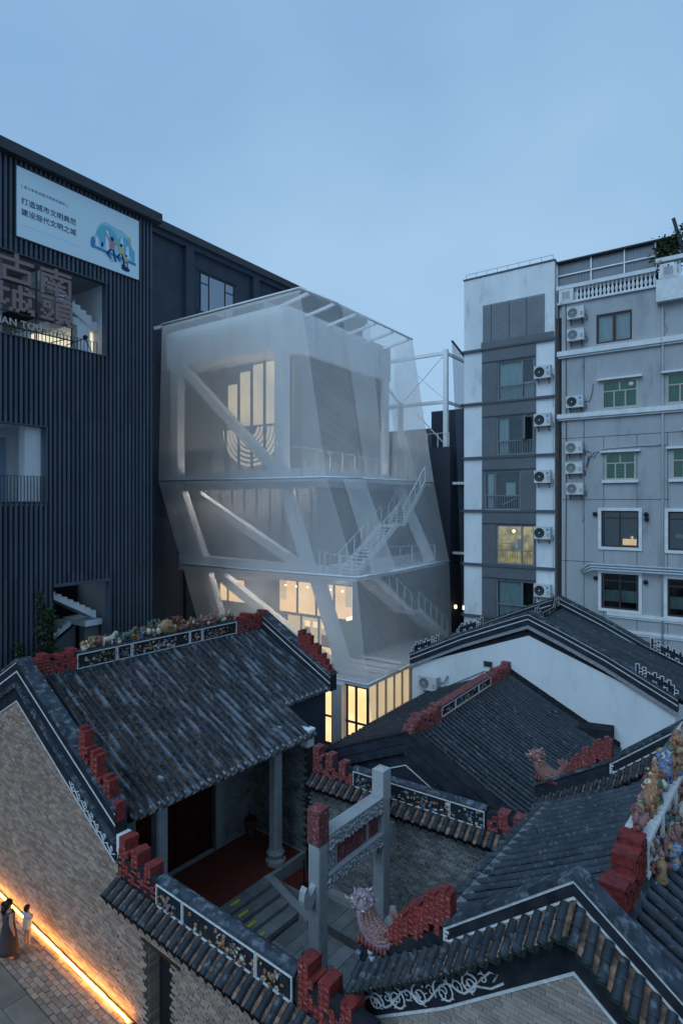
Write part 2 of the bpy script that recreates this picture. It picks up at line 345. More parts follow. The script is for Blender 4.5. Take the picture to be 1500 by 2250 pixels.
def tube_tile(name, L, r, m, hf=1.75):
    mb = MB(); n = 6; vs = []
    for x, q in ((0, r*.90), (L, r)):
        for j in range(n+1):
            a = math.pi*j/n; vs.append((x, -q*math.cos(a), q*math.sin(a)*hf))
    fs = [(j, j+1, n+2+j, n+1+j) for j in range(n)]; mb.add(vs, fs, 0, True)
    mb.add([vs[n+1+j] for j in range(n+1)], [list(range(n+1))], 0); return mb.mesh(name, m)

def roof(parent, F, y0, y1, sx, eave, zf, pitch, L, r, mt, mp_, nind, xr=.12, exposure=.08, caps=None, pans=True, deck_t=.12, name='roof', hf=1.75):
    """One slope: ridge on x=0 between y0 and y1, falling towards sx; eave(y) gives its run, zf(d) its height."""
    segs = []; ys = [y0]; n = max(1, round((y1-y0)/pitch)); p = (y1-y0)/n
    rf = MB(); k = 6
    yb = y0
    breaks = sorted({y0, y1, *[y0+i*p for i in range(n+1)]})
    runs = []
    for a, b in zip(breaks[:-1], breaks[1:]):
        e = eave((a+b)/2)
        if runs and abs(runs[-1][2]-e) < .01: runs[-1][1] = b
        else: runs.append([a, b, e])
    for a, b, e in runs:
        top = [(sx*(xr*0+e*i/k), zf(e*i/k)) for i in range(k+1)]; bot = [(x, z-deck_t) for x, z in top]
        rf.strip(top, bot, a, b)
    ro = part(name, rf, deck_m, parent)
    me = tube_tile('tile', L*1.06, r, mt, hf); Ms = []; pm = MB(); capM = []
    for i in range(n):
        y = y0+(i+.5)*p; e = eave(y); d = xr; wob = R.uniform(-.012, .012)
        while d < e-.02:
            step = min(L, e-d); z0, z1 = zf(d), zf(d+L); b = math.atan2(z0-z1, L)
            M = Matrix.Translation((sx*d, y+wob+R.uniform(-.008, .008), z0+.02+R.uniform(0, .006)))
            if sx < 0: M = M @ Matrix.Rotation(math.pi, 4, 'Z')
            M = M @ Matrix.Rotation(b, 4, 'Y') @ Matrix.Rotation(R.uniform(-.012, .012), 4, 'Z'); Ms.append(M)
            d += L*math.cos(b)
            if R.random() < .02: Ms[-1] = Ms[-1] @ Matrix.Rotation(R.uniform(-.14, .14), 4, 'Z') @ Matrix.Translation((R.uniform(0, .05), 0, 0))
        z0 = zf(e); b = math.atan2(zf(e-L)-z0, L)
        M = Matrix.Translation((sx*(e-.02), y+wob, z0+.02))
        if sx < 0: M = M @ Matrix.Rotation(math.pi, 4, 'Z')
        capM.append(M @ Matrix.Rotation(b, 4, 'Y'))
        if pans:
            w = p/2-r*.55; yc = y+p/2
            if i == n-1: continue
            e2 = min(e, eave(y+p)); d = xr
            while d < e2+.03:
                za, zb = zf(d)+.004, zf(d+exposure*1.15)-.010; xa, xb = sx*d, sx*(d+exposure*1.15); j = R.uniform(-.006, .006)
                pm.add([(xa, yc-w, za+.022), (xa, yc, za), (xa, yc+w, za+.022), (xb, yc-w, zb+.034+j), (xb, yc, zb+.014+j), (xb, yc+w, zb+.034+j), (xb, yc-w, zb-.01), (xb, yc, zb-.03), (xb, yc+w, zb-.01)],
                       [(0, 1, 4, 3), (1, 2, 5, 4)]); o_ = len(pm.v)-9
                for f_ in ((3, 4, 7, 6), (4, 5, 8, 7)): pm.f.append([q+o_ for q in f_]); pm.m.append(1); pm.s.append(False)
                d += exposure
    place_many(ro, 'tile', me, mt, Ms, nind, F)
    if pans: part('pan_tile', pm, [mp_, lip_m if mp_ is pan_m else mp_], ro, kind='stuff')
    if caps:
        cb = MB(); vs = []; q = 8
        cb.tube([(-.06, 0, .02), (.05, 0, .02)], r*1.12, 8, 0, False); cm = cb.mesh('eave_cap', caps)
        for M in capM: part('eave_cap', cm, None, ro, M=M)
    return ro

def wall_cap(parent, F, pts, ya, yb, drop, spacing, r, mt, mp_, end_m, slope_end=True):
    """A row of short tubes laid across a wall top, falling from ya out to yb; pts is the (x,z) line of their tops."""
    P = [Vector((x, 0, z)) for x, z in pts]; L = abs(yb-ya); ln = math.hypot(L, drop)
    bed = MB(); bed.strip(pts, [(x, z-.10) for x, z in pts], min(ya, yb)+.04, max(ya, yb)+.12)
    me = tube_tile('tile', ln*.56, r, mt, 1.15); Ms = []; pm = MB(); em = MB(); em.lathe([(r*1.02, 0), (r*1.08, .03)], n=9); ed = em.mesh('tile_end', end_m); dm = MB()
    bedo = MB()
    for a, b in zip(P[:-1], P[1:]):
        D = (b-a).length; n = max(1, round(D/spacing))
        for i in range(n):
            c = a+(b-a)*((i+.5)/n); t = (b-a).normalized(); sgn = -1 if yb < ya else 1
            dy = Vector((0, sgn*L, -drop)).normalized(); up = t.cross(dy)
            if up.z < 0: up = -up
            side = up.cross(dy)
            for k in range(2):
                o = c+dy*(ln*.5*k)+Vector((0, ya, 0))+up*(.02-.012*k)
                q = R.uniform(-.03, .03); d2 = (dy+side*q).normalized(); s2 = up.cross(d2)
                M = Matrix((( d2.x, s2.x, up.x, o.x), (d2.y, s2.y, up.y, o.y), (d2.z, s2.z, up.z, o.z), (0, 0, 0, 1))); Ms.append(M)
            e = c+dy*(ln*1.03)+Vector((0, ya, 0))+up*.02
            M = Matrix(((side.x, up.x, dy.x, e.x), (side.y, up.y, dy.y, e.y), (side.z, up.z, dy.z, e.z), (0, 0, 0, 1)))
            part('tile_end', ed, None, parent, M=M)
            w = t*(D/n*.5-r*.45); g = a+(b-a)*((i+1.0)/n)+Vector((0, ya, 0))
            for k in range(5):
                p0 = g+dy*(ln*k/5)+up*.004; p1 = g+dy*(ln*(k+1.15)/5)-up*.012; h = up*.03
                pm.add([tuple(v) for v in (p0-w+h, p0, p0+w+h, p1-w+h, p1, p1+w+h, p1-w, p1-up*.025, p1+w)], [(0, 1, 4, 3), (1, 2, 5, 4), (3, 4, 7, 6), (4, 5, 8, 7)])
            p1 = g+dy*(ln*1.06); dd = Vector((0, 0, -1))
            dm.add([tuple(v) for v in (p1-w*.95+up*.03, p1+w*.95+up*.03, p1+w*.6+dd*.06, p1+dd*.11, p1-w*.6+dd*.06)], [(0, 1, 2, 3, 4)])
            q0 = c-t*(D/n*.5)+Vector((0, ya, -.03)); q1 = q0+t*(D/n); q2 = q1+dy*ln*.98-up*.0; q3 = q0+dy*ln*.98
            bedo.add([tuple(v) for v in (q0, q1, q2, q3, q0-up*.05, q1-up*.05, q2-up*.05, q3-up*.05)], [(0, 1, 2, 3), (7, 6, 5, 4), (0, 4, 5, 1), (1, 5, 6, 2), (2, 6, 7, 3), (3, 7, 4, 0)])
    for M in Ms: part('tile', me, None, parent, M=M)
    part('pan_tile', pm, mp_, parent, kind='stuff'); part('drip_tile', dm, end_m, parent, kind='stuff'); part('tile_bed', bedo, deck_m, parent)

def fret(mb, rows, cell, M=None, depth=.12, m=0, relief=True, m2=None, shear=0):
    """Extruded stepped fretwork in the local x-z plane with raised spirals on its face."""
    T = mb.T; mb.T = M; h = len(rows)
    on = lambda i, j: 0 <= j < h and 0 <= i < len(rows[j]) and rows[j][i] != '.'
    if shear: on = lambda i, j: False
    for j, row in enumerate(rows):
        for i, ch in enumerate(row):
            if ch == '.': continue
            x, z = i*cell, (h-1-j)*cell+shear*(i+.5)*cell; c = cell; y0, y1 = -depth/2, depth/2
            e = .06*cell
            mb.add([(x, y0, z), (x+c, y0, z), (x+c, y0, z+c), (x, y0, z+c), (x, y1, z), (x+c, y1, z), (x+c, y1, z+c), (x, y1, z+c)],
                   [f for f, keep in (((0, 1, 2, 3), 1), ((7, 6, 5, 4), 1), ((0, 4, 5, 1), not on(i, j+1)), ((1, 5, 6, 2), not on(i+1, j)), ((2, 6, 7, 3), not on(i, j-1)), ((3, 7, 4, 0), not on(i-1, j))) if keep], m)
            if relief and ch == 's':
                w = c*.11; q = c/2; dp = c*.16
                for yy in ((y0-dp, y0+.002), (y1-.002, y1+dp)):
                    for bx in ((-.95, .95, -.95, -.72), (-.95, -.72, -.95, .95), (-.95, .95, .72, .95), (.72, .95, -.35, .95), (-.35, .95, -.35, -.12), (-.35, -.12, -.35, .4), (-.35, .4, .2, .4)):
                        mb.box(x+q+q*bx[0], x+q+q*bx[1], yy[0], yy[1], z+q+q*bx[2], z+q+q*bx[3], m2 if m2 is not None else m)
            if relief and ch == '#':
                for yy in ((y0-c*.12, y0+.001), (y1-.001, y1+c*.12)): mb.box(x+c*.1, x+c*.9, yy[0], yy[1], z+c*.2, z+c*.52, m2 if m2 is not None else m)
    mb.T = T; return mb
def outline(mb, rows, cell, M=None, y=-.05, w=.03, m=0, shear=0):
    T = mb.T; mb.T = M; h = len(rows)
    on = lambda i, j: 0 <= j < h and 0 <= i < len(rows[j]) and rows[j][i] != '.'
    for j in range(h):
        for i in range(len(rows[j])):
            if not on(i, j): continue
            x, z = i*cell, (h-1-j)*cell+shear*(i+.5)*cell
            if not on(i, j-1): mb.box(x-w/2, x+cell+w/2, y-.015, y, z+cell-w/2, z+cell+w/2, m)
            if not on(i, j+1): mb.box(x-w/2, x+cell+w/2, y-.015, y, z-w/2, z+w/2, m)
            if not on(i-1, j): mb.box(x-w/2, x+w/2, y-.016, y-.001, z-w/2, z+cell+w/2, m)
            if not on(i+1, j): mb.box(x+cell-w/2, x+cell+w/2, y-.016, y-.001, z-w/2, z+cell+w/2, m)
    mb.T = T; return mb
FRET_A = ["....ss......##", "..#s##..ss.#s.", ".s##s#.####s##", "##.s##s#.s###s", "#s#.###s##.s##", "##s##.#.#s#.##"]
FRET_B = ["#s..........", "##..s#......", "s#s.##..#s..", "##..s#..##..", "#s#.##s.s#.#", "##s##.#s##s#", "s#.#s##.#.##"]
FRET_C = ["........s#.s.", ".....s#.##s##", "...s.##s##s#s", "..s#s##s#s###", ".s##s#s##s#s#", "s###s##s#.##s", "##s#..s#..s.#"]
FRET_D = ["..#s.s#..", ".s##.##s.", "#.s##s.##", "##.#s#.s#"]
FRET_O = ["..#.#.#..#.#", ".########.##", "##########.#", ".##.##.##.##"]

def swirl(mb, c, r, turns, start, y, w, m=0, sgn=1, curl=True):
    pts = []
    for i in range(int(turns*12)+1):
        f = i/(turns*12); a = start+sgn*f*turns*2*math.pi; q = r*(1-.88*f)
        pts.append((c[0]+q*math.cos(a), y, c[1]+q*math.sin(a)))
    mb.tube(pts, [w*(1-.45*i/len(pts)) for i in range(len(pts))], 4, m)
    if curl:
        for i in range(2, len(pts)-8, 3):
            p = Vector(pts[i]); d = (p-Vector((c[0], y, c[1]))).normalized(); mb.tube([p, p+d*r*.16, p+d*r*.26+Vector((.03*sgn, 0, .02))], [w*.8, w*.55, w*.2], 4, m)

def relief_panel(parent, name, M, w, h, seed, mats=GLZ, n=26, back=black_b, frame_m=white_l, label=None, fw=.025):
    """A framed shallow box of modelled flowers, figures and rocks; M places its lower left corner, facing local -y."""
    rr = random.Random(seed); b = MB(); b.box(0, w, 0, .05, 0, h)
    o = part(name, b, back, parent, label, M=M)
    f = MB()
    for x0, x1, z0, z1 in ((0, w, 0, fw), (0, w, h-fw, h), (0, fw, fw, h-fw), (w-fw, w, fw, h-fw)): f.box(x0, x1, -.035, .0, z0, z1)
    part('panel_frame', f, frame_m, o)
    g = MB(); k = rr.sample(range(len(mats)), min(4, len(mats)))
    cx = w*rr.uniform(.3, .7); 
    for i in range(n):
        t = rr.random(); x = min(w-.05, max(.05, rr.gauss(cx, w*.24))); z = fw+.02+(h-2*fw-.06)*abs(rr.betavariate(1.3, 1.6)); s = h*rr.uniform(.05, .125); mi = k[int(t*len(k))]
        q = rr.random()
        if q < .5: g.ball((x, -.015, z), (s*rr.uniform(.7, 1.5), s*.6, s*rr.uniform(.6, 1.2)), mi, 6, 4, .25)
        elif q < .75:
            a = rr.uniform(0, 6.28); g.tube([(x, -.01, z), (x+s*1.2*math.cos(a), -.04, z+s*1.0*math.sin(a)), (x+s*2.2*math.cos(a+.6), -.02, z+s*1.4*math.sin(a+.6))], [s*.4, s*.3, s*.1], 5, mi)
        else:
            for j in range(5): a = j*1.257; g.ball((x+s*.6*math.cos(a), -.02, z+s*.6*math.sin(a)), (s*.42, s*.3, s*.42), mi, 5, 3)
    part('relief', g, mats, o, kind='stuff')
    return o

def figurine(mb, x, y, z, h, rr, kind=0, ax='y'):
    for i in range(10):
        s = h*rr.uniform(.03, .07); mb.ball((x+rr.uniform(-.2, .2)*h, y+rr.uniform(-.45, .45)*h, z+h*rr.betavariate(1, 2)*.9), (s, s*rr.uniform(.6, 1.6), s*rr.uniform(.6, 1.5)), rr.randrange(7), 6, 4, .3)
    """A glazed roof figure: robed person, rider or blossom cluster."""
    a, b, c = rr.sample(range(len(GLZ)), 3)
    if kind == 0:
        mb.lathe([(h*.20, 0), (h*.22, h*.1), (h*.15, h*.4), (h*.19, h*.62), (h*.10, h*.74), (h*.05, h*.78)], (x, y, z), 8, a)
        mb.ball((x, y, z+h*.86), h*.105, 6, 7, 5); mb.lathe([(h*.12, 0), (h*.13, h*.05), (h*.05, h*.13), (h*.02, h*.2)], (x, y, z+h*.9), 7, b)
        for s in (-1, 1):
            mb.tube([(x+s*h*.15, y+s*h*.1, z+h*.64), (x+s*h*.25, y+s*h*.2-h*.04, z+h*.46), (x+s*h*.12, y+s*h*.28-h*.1, z+h*.42)], [h*.08, h*.09, h*.06], 6, c)
        for q in range(3): mb.ball((x+rr.uniform(-.15, .15)*h, y+rr.uniform(-.2, .2)*h, z+h*rr.uniform(.1, .5)), h*rr.uniform(.05, .1), rr.randrange(7), 6, 4, .2)
    elif kind == 1:      # beast
        d = Vector((0, 1, 0)); p = Vector((x, y, z))
        mb.tube([p+Vector((0, -h*.5, h*.35)), p+Vector((0, -h*.2, h*.48)), p+Vector((0, h*.25, h*.45)), p+Vector((0, h*.5, h*.62)), p+Vector((0, h*.62, h*.8))], [h*.12, h*.23, h*.22, h*.16, h*.13], 8, a)
        mb.ball(p+Vector((0, h*.72, h*.82)), (h*.15, h*.2, h*.15), a, 7, 5, .1)
        for sx in (-1, 1):
            for sy in (-.3, .3): mb.tube([p+Vector((sx*h*.12, sy*h, h*.4)), p+Vector((sx*h*.15, sy*h*1.15, h*.18)), p+Vector((sx*h*.13, sy*h*1.1, 0))], [h*.1, h*.07, h*.07], 6, a)
        for i in range(6): mb.ball(p+Vector((rr.uniform(-.1, .1)*h, h*(.35+.06*i), h*(.62+.05*i))), h*.08, b, 6, 4, .2)
        mb.tube([p+Vector((0, -h*.5, h*.35)), p+Vector((0, -h*.72, h*.55)), p+Vector((0, -h*.7, h*.8))], [h*.07, h*.08, h*.03], 6, c)
    else:
        for i in range(11):
            q = rr.choice((a, b, c)); s = h*rr.uniform(.12, .24); mb.ball((x+rr.uniform(-.22, .22)*h, y+rr.uniform(-.6, .6)*h, z+h*rr.uniform(.08, .62)), (s, s*rr.uniform(.7, 1.4), s*rr.uniform(.6, 1.1)), q, 7, 5, .25)
        for i in range(5):
            yy = y+rr.uniform(-.5, .5)*h; mb.tube([(x, yy, z+h*.4), (x+rr.uniform(-.2, .2)*h, yy+rr.uniform(-.3, .3)*h, z+h*.8), (x, yy+rr.uniform(-.4, .4)*h, z+h*1.0)], [h*.09, h*.07, h*.03], 5, a)

def text_mesh(body, size, depth, align='CENTER', space=1.0):
    cu = bpy.data.curves.new('lettering', 'FONT'); cu.body = body; cu.size = size; cu.extrude = depth; cu.align_x = align; cu.align_y = 'CENTER'; cu.space_character = space; cu.resolution_u = 2
    o = bpy.data.objects.new('lettering', cu); C.objects.link(o); dg = bpy.context.evaluated_depsgraph_get(); dg.update()
    me = bpy.data.meshes.new_from_object(o.evaluated_get(dg)); bpy.data.objects.remove(o); bpy.data.curves.remove(cu); return me
def lettering(parent, body, size, depth, M, m, name='lettering', align='CENTER', space=1.0, bold=0):
    me = text_mesh(body, size, depth, align, space); me.materials.clear(); me.materials.append(m)
    return part(name, me, None, parent, M=M)
MX = Matrix(((0, 0, 1, 0), (1, 0, 0, 0), (0, 1, 0, 0), (0, 0, 0, 1)))     # flat text -> wall facing +x
MY = Matrix(((1, 0, 0, 0), (0, 0, -1, 0), (0, 1, 0, 0), (0, 0, 0, 1)))    # flat text -> wall facing -y

def window(parent, x0, x1, z0, z1, y, frame_m, gl, bars_v=(), bars_h=(), fw=.06, back=None, curtain=None, depth=.12, name='window', half=None, cz=None):
    """Window on a wall facing -y whose outer face is at y."""
    f = MB()
    f.box(x0, x1, y-.03, y+.05, z0, z0+fw); f.box(x0, x1, y-.03, y+.05, z1-fw, z1); f.box(x0, x0+fw, y-.03, y+.05, z0+fw, z1-fw); f.box(x1-fw, x1, y-.03, y+.05, z0+fw, z1-fw)
    for v in bars_v:
        xx = v[0] if isinstance(v, tuple) else v; a, b = (v[1], v[2]) if isinstance(v, tuple) else (z0+fw, z1-fw)
        f.box(xx-fw*.45, xx+fw*.45, y-.024, y+.046, a, b)
    for v in bars_h:
        zz = v[0] if isinstance(v, tuple) else v; a, b = (v[1], v[2]) if isinstance(v, tuple) else (x0+fw, x1-fw)
        f.box(a, b, y-.021, y+.043, zz-fw*.4, zz+fw*.4)
    w = part(name, f, frame_m, parent)
    g = MB(); g.box(x0+fw*.5, x1-fw*.5, y+.012, y+.02, z0+fw*.5, z1-fw*.5); part('pane', g, gl, w)
    if curtain:
        c = MB(); xs0, xs1 = (x0+fw, x1-fw) if not half else half; n = max(4, int((xs1-xs0)/.07)); zb, zt = cz if cz else (z0+fw, z1-fw)
        pts = [(xs0+(xs1-xs0)*i/n, y+.16+(.03 if i % 2 else -.01)+R.uniform(-.01, .01)) for i in range(n+1)]
        for a, b in zip(pts[:-1], pts[1:]): c.add([(a[0], a[1], zb), (b[0], b[1], zb), (b[0], b[1], zt), (a[0], a[1], zt)], [(0, 1, 2, 3)], 0, True)
        part('curtain', c, curtain, w)
    if back is not None:
        b = MB(); b.box(x0+.01, x1-.01, y+.5, y+.52, z0, z1); b.box(x0+.01, x1-.01, y+.06, y+.5, z0-.03, z0); b.box(x0+.01, x1-.01, y+.06, y+.5, z1, z1+.03); b.box(x0-.02, x0+.01, y+.06, y+.5, z0, z1); b.box(x1-.01, x1+.02, y+.06, y+.5, z0, z1); part('room', b, back, w)
    return w
def ac_unit(F, th, x, y, z, w, h, label, dark=True, group='air conditioner units on the outer walls', d=.32, blue=True, conduit=False):
    t = thing('ac_unit', label, 'air conditioner', F @ Vector((x, y, z)), -rad(th), group)
    b = MB(); b.box(-w/2, w/2, -d-.12, -.12, 0, h); b.box(-w/2-.012, w/2+.012, -d-.13, -.115, h-.03, h+.006); part('casing', b, ac_w, t)
    r = h*.40; cx = -w*.17; g = MB(); g.T = Matrix.Translation((cx, -d-.121, h*.5)) @ Matrix.Rotation(rad(90), 4, 'X')
    g.lathe([(r, 0), (r, .018), (r*.93, .03), (r*.9, .018)], n=20)
    for q in (.7, .48): g.lathe([(r*q, .016), (r*q, .026), (r*(q-.06), .026), (r*(q-.06), .016)], n=18)
    for k in range(8):
        a = k*math.pi/4; g.seg((.05*math.cos(a), .05*math.sin(a), .024), (r*.95*math.cos(a), r*.95*math.sin(a), .024), .012)
    go = part('fan_grille', g, ac_d if dark else ac_gr, t)
    hb = MB(); hb.T = g.T; hb.lathe([(r*.16, .02), (r*.14, .04)], n=10); part('fan_hub', hb, ac_w, go)
    v = MB()
    for k in range(5): v.box(w*.29, w*.45, -d-.126, -d-.119, h*(.2+.07*k), h*(.23+.07*k))
    part('side_vent', v, ac_gr, t)
    if blue: l = MB(); l.box(w*.27, w*.40, -d-.127, -d-.119, h*.68, h*.86); part('energy_sticker', l, ac_blue, t)
    for s in (-1, 1):
        k = MB(); k.seg((s*w*.34, 0, -.02), (s*w*.34, -d-.1, -.02), .035); k.seg((s*w*.34, 0, -.26), (s*w*.34, -d*.8, -.03), .03); part('bracket', k, rust_m, t)
    p = MB(); p.tube([(w/2, -.2, h*.3), (w/2+.09, -.17, h*.25), (w/2+.1, -.06, h*.05), (w/2+.05, -.012, -.1)], .018, 5); part('pipe', p, wire_m, t)
    return t

def wall_holes(mb, x0, x1, z0, z1, y0, y1, holes, m=0):
    xs = sorted({x0, x1, *[min(max(h[i], x0), x1) for h in holes for i in (0, 1)]}); zs = sorted({z0, z1, *[min(max(h[i], z0), z1) for h in holes for i in (2, 3)]})
    for a, b in zip(xs[:-1], xs[1:]):
        run = None
        for c, d in zip(zs[:-1], zs[1:]):
            cx, cz = (a+b)/2, (c+d)/2
            hit = any(h[0] < cx < h[1] and h[2] < cz < h[3] for h in holes)
            if hit:
                if run: mb.box(a, b, y0, y1, run[0], run[1], m); run = None
            else: run = [run[0], d] if run else [c, d]
        if run: mb.box(a, b, y0, y1, run[0], run[1], m)
    return mb
def off(pts, dz): return [(x, z+dz) for x, z in pts]
def verge(parent, pts, y0, y1, h, lines, body=band_b, cap=cap_m, lw=.045, back=False):
    b = MB(); b.strip(pts, off(pts, -h), y0, y1); part('verge_band', b, body, parent)
    c = MB(); c.strip(off(pts, .075), off(pts, .002), y0-.05, y1+.06); part('verge_cap', c, cap, parent)
    for dz in lines:
        l = MB(); l.strip(off(pts, -dz), off(pts, -dz-lw), y0-.014, y0-.002)
        if back: l.strip(off(pts, -dz), off(pts, -dz-lw), y1+.002, y1+.014)
        part('white_line', l, white_l, parent)

# ------------------------------------------------------------------ ground
g = MB(); g.box(-400, 400, -60, 900, -1.3, -1.2); prop(part('ground', g, city_m), kind='structure')
g = MB(); g.T = FT; g.box(-40, 30, -14, .05, -1.19, 0.0); g.box(-40, 5, .05, 40, -1.19, -.02); prop(part('lane', g, ground_m), kind='structure'); lane = bpy.data.objects['lane']
lane_slab = MB(); lane_slab.box(0, 1, 0, 1, 0, .05); lsm = lane_slab.mesh('paving_stone', lane_m)
yy = -1.25; rr = random.Random(3)
def lay(parent, F, me, x0, x1, y0, y1, z, w, lens, along='x', skip=None, gap=.014):
    v = y0 if along == 'x' else x0; end = y1 if along == 'x' else x1
    while v < end-.05:
        ww = min(w*rr.uniform(.85, 1.2), end-v); u = (x0 if along == 'x' else y0)-rr.uniform(0, lens[0]*.6); ue = x1 if along == 'x' else y1
        while u < ue:
            l = rr.uniform(*lens); a, b = max(u, x0 if along == 'x' else y0), min(u+l, ue); u += l
            if b-a < .08: continue
            bx = (a, b, v, v+ww) if along == 'x' else (v, v+ww, a, b)
            if skip and skip(*bx): continue
            o = bpy.data.objects.new('paving_stone', me); C.objects.link(o); o.parent = parent
            o.matrix_basis = F @ Matrix.Translation((bx[0]+gap/2, bx[2]+gap/2, z+rr.uniform(-.008, .008))) @ Matrix.Diagonal((bx[1]-bx[0]-gap, bx[3]-bx[2]-gap, 1, 1))
        v += ww
lay(lane, FT, lsm, -5.0, 8.0, -6.2, -1.3, .0, .78, (.7, 1.5))
sm_ = MB()
for i in range(46):
    for j in range(9):
        x = -5.0+i*.25+(j % 2)*.12; y = -1.28+j*.135
        sm_.box(x+.008, x+.235, y+.006, y+.125, 0, .045+rr.uniform(-.012, .012))
sm_.T = None
prop(part('paving_brick', sm_, brick_m, lane, M=FT), kind='stuff')

# ------------------------------------------------------------------ left temple hall
T = root(FT, 38.5, 'temple_hall', 'brick temple hall with tiled gable roof, red fret ornaments and open porch', 'temple hall')
tz = lambda d: 6.95-.50*d+.006*d*d
vt = lambda x: 7.62-.515*abs(x)
bz = lambda x: 6.40-.50*abs(x)
g = MB(); g.prism([(-5.6, -.5), (5.72, -.5), (5.72, bz(5.72)), (0, bz(0)), (-5.6, bz(5.6))], 'y', .0, .36); gw = part('gable_wall', g, mortar, T)
bricks(gw, lambda x, z: z < bz(x)-.02, -5.5, 5.66, .0, 6.4, -.002, .255, .07, brick_m, 0, FT, gap=.013)
roof(T, FT, .40, 10.22, 1, lambda y: 5.5 if y < 7.6 else 4.03, tz, .28, .235, .072, tile_m, pan_m, 290, exposure=.075, caps=mort_m)
roof(T, FT, .40, 10.22, -1, lambda y: 5.5, tz, .28, .235, .072, tile_m, pan_m, 0, pans=False, name='rear_roof')
vp = [(-5.6, vt(5.6)), (-2.8, vt(2.8)), (0, vt(0)), (2.8, vt(2.8)), (5.6, vt(5.6)+.02)]
verge(T, vp, -.03, .30, .62, (.012, .30), black_b)
m_ = MB(); m_.strip(off(vp, -.64), off(vp, -.80), -.10, .02); part('verge_moulding', m_, cap_m, T)
m_ = MB(); m_.strip(off(vp, -.80), off(vp, -1.24), -.035, .01); sb_ = part('scroll_band', m_, black_b, T)
w_ = MB()
for k in range(7):
    x = 3.5+k*.32; swirl(w_, (x, vt(x)-1.04+.02*(k % 2)), .13-.008*k, 1.5, k*1.3, -.042, .018, 0, 1 if k % 2 else -1)
    w_.tube([(x-.2, -.042, vt(x)-.94), (x, -.042, vt(x)-1.16), (x+.2, -.042, vt(x)-1.10)], .014, 4)
part('scroll', w_, white_l, sb_)
l_ = MB(); l_.strip(off(vp, -1.22), off(vp, -1.255), -.05, .0); part('white_line', l_, white_l, T)
b_ = MB(); b_.box(5.5, 5.88, .0, .34, 3.78, 4.2); b_.prism([(5.45, 3.4), (5.7, 3.4), (5.88, 3.78), (5.45, 3.78)], 'y', .03, .31); part('corbel_block', b_, plast_hw, T)
vf = [(0, vt(0)), (2.2, vt(2.2)), (4.1, vt(4.1)+.02)]
g = MB(); g.prism([(-5.6, -.5), (3.62, -.5), (3.62, bz(3.62)+.3), (0, bz(0)+.4), (-5.6, bz(5.6)+.4)], 'y', 10.22, 10.50); part('gable_wall', g, blk_m, T)
verge(T, [(-5.5, vt(5.5))]+vf, 10.22, 10.62, .62, (.012, .27), band_b)
def fret_part(parent, rows, cell, M, m=red_m, depth=.14, label=None, m2=None, name='fret_ornament', shear=0):
    m2 = m2 or red_l; f = MB(); fret(f, rows, cell, None, depth, 0, True, 1, shear); return part(name, f, [m, m2], parent, label, M=M)
RZ = Matrix.Rotation(rad(90), 4, 'Z')
fret_part(T, FRET_B, .155, Matrix.Translation((3.75, .12, 5.42)), red_m, .24, shear=-.515)
fret_part(T, [r[::-1] for r in FRET_C], .14, Matrix.Translation((2.25, 10.42, 6.30)), red_m, .24, shear=-.5)
rb = MB(); rb.box(-.24, .24, .1, 10.5, 6.86, 7.0); rb.box(-.17, .17, .1, 10.5, 7.0, 7.46); rb.box(-.2, .2, 1.75, 8.72, 7.46, 7.54); rdg = part('ridge', rb, cap_m, T)
fret_part(T, FRET_A, .115, Matrix.Translation((0, .18, 7.0)) @ RZ, red_m, .42); fret_part(T, FRET_A, .125, Matrix.Translation((0, 8.75, 6.98)) @ RZ, red_m, .42)
for k, (a, b) in enumerate(((1.77, 3.2), (3.22, 3.78), (3.80, 6.3), (6.32, 6.9), (6.92, 8.72))):
    relief_panel(rdg, 'relief_panel', Matrix.Translation((.19, a, 6.99)) @ RZ, b-a-.01, .50, 20+k, n=int(30*(b-a)), fw=.03)
rr = random.Random(5)
for k, (y, h, kd) in enumerate(((2.25, .42, 2), (2.95, .46, 1), (3.7, .50, 1), (4.3, .40, 0), (4.85, .62, 2), (5.75, .60, 2), (6.5, .46, 0), (7.0, .44, 0), (7.6, .46, 2), (8.2, .46, 2), (2.6, .40, 2), (3.3, .36, 2), (4.05, .38, 2), (4.55, .42, 2), (5.4, .5, 2), (6.1, .42, 2), (6.75, .36, 2), (7.3, .4, 2), (7.9, .36, 2), (8.5, .34, 2))):
    f = MB(); figurine(f, 0, y, 7.54, h, rr, kd); part('ceramic_figure', f, GLZ, rdg)
f = MB(); f.lathe([(.05, -.13), (.24, -.12), (.27, 0), (.24, .12), (.05, .13)], n=14); part('ceramic_drum', f, c_oc, rdg, M=Matrix.Translation((.05, 5.3, 7.82)) @ Matrix.Rotation(rad(90), 4, 'Y'))
# porch
f = MB(); f.box(2.2, 5.12, .36, 7.7, -1.15, .04); f.box(2.2, 4.0, 7.7, 10.4, -1.15, 0); part('platform', f, granite, T)
f2 = MB(); f2.T = RZ; wall_holes(f2, .4, 7.6, .04, 5.7, -2.45, -2.2, [(2.5, 5.7, 0, 3.6)]); bw = part('back_wall', f2, brick_g, T)
f = MB(); f.T = RZ; f.box(2.2, 2.5, -2.5, -2.15, .04, 3.8); f.box(5.7, 6.02, -2.52, -2.15, .04, 3.8); f.box(2.2, 6.02, -2.51, -2.14, 3.8, 4.1); dr = part('door_surround', f, granite, T)
for a, b in ((2.5, 4.08), (4.12, 5.7)):
    f = MB(); f.T = RZ; f.box(a, b, -2.3, -2.22, .05, 3.75); f.box(a+.15, b-.15, -2.33, -2.30, .3, 1.6); f.box(a+.15, b-.15, -2.33, -2.30, 1.8, 3.5); part('door', f, door_m, dr)
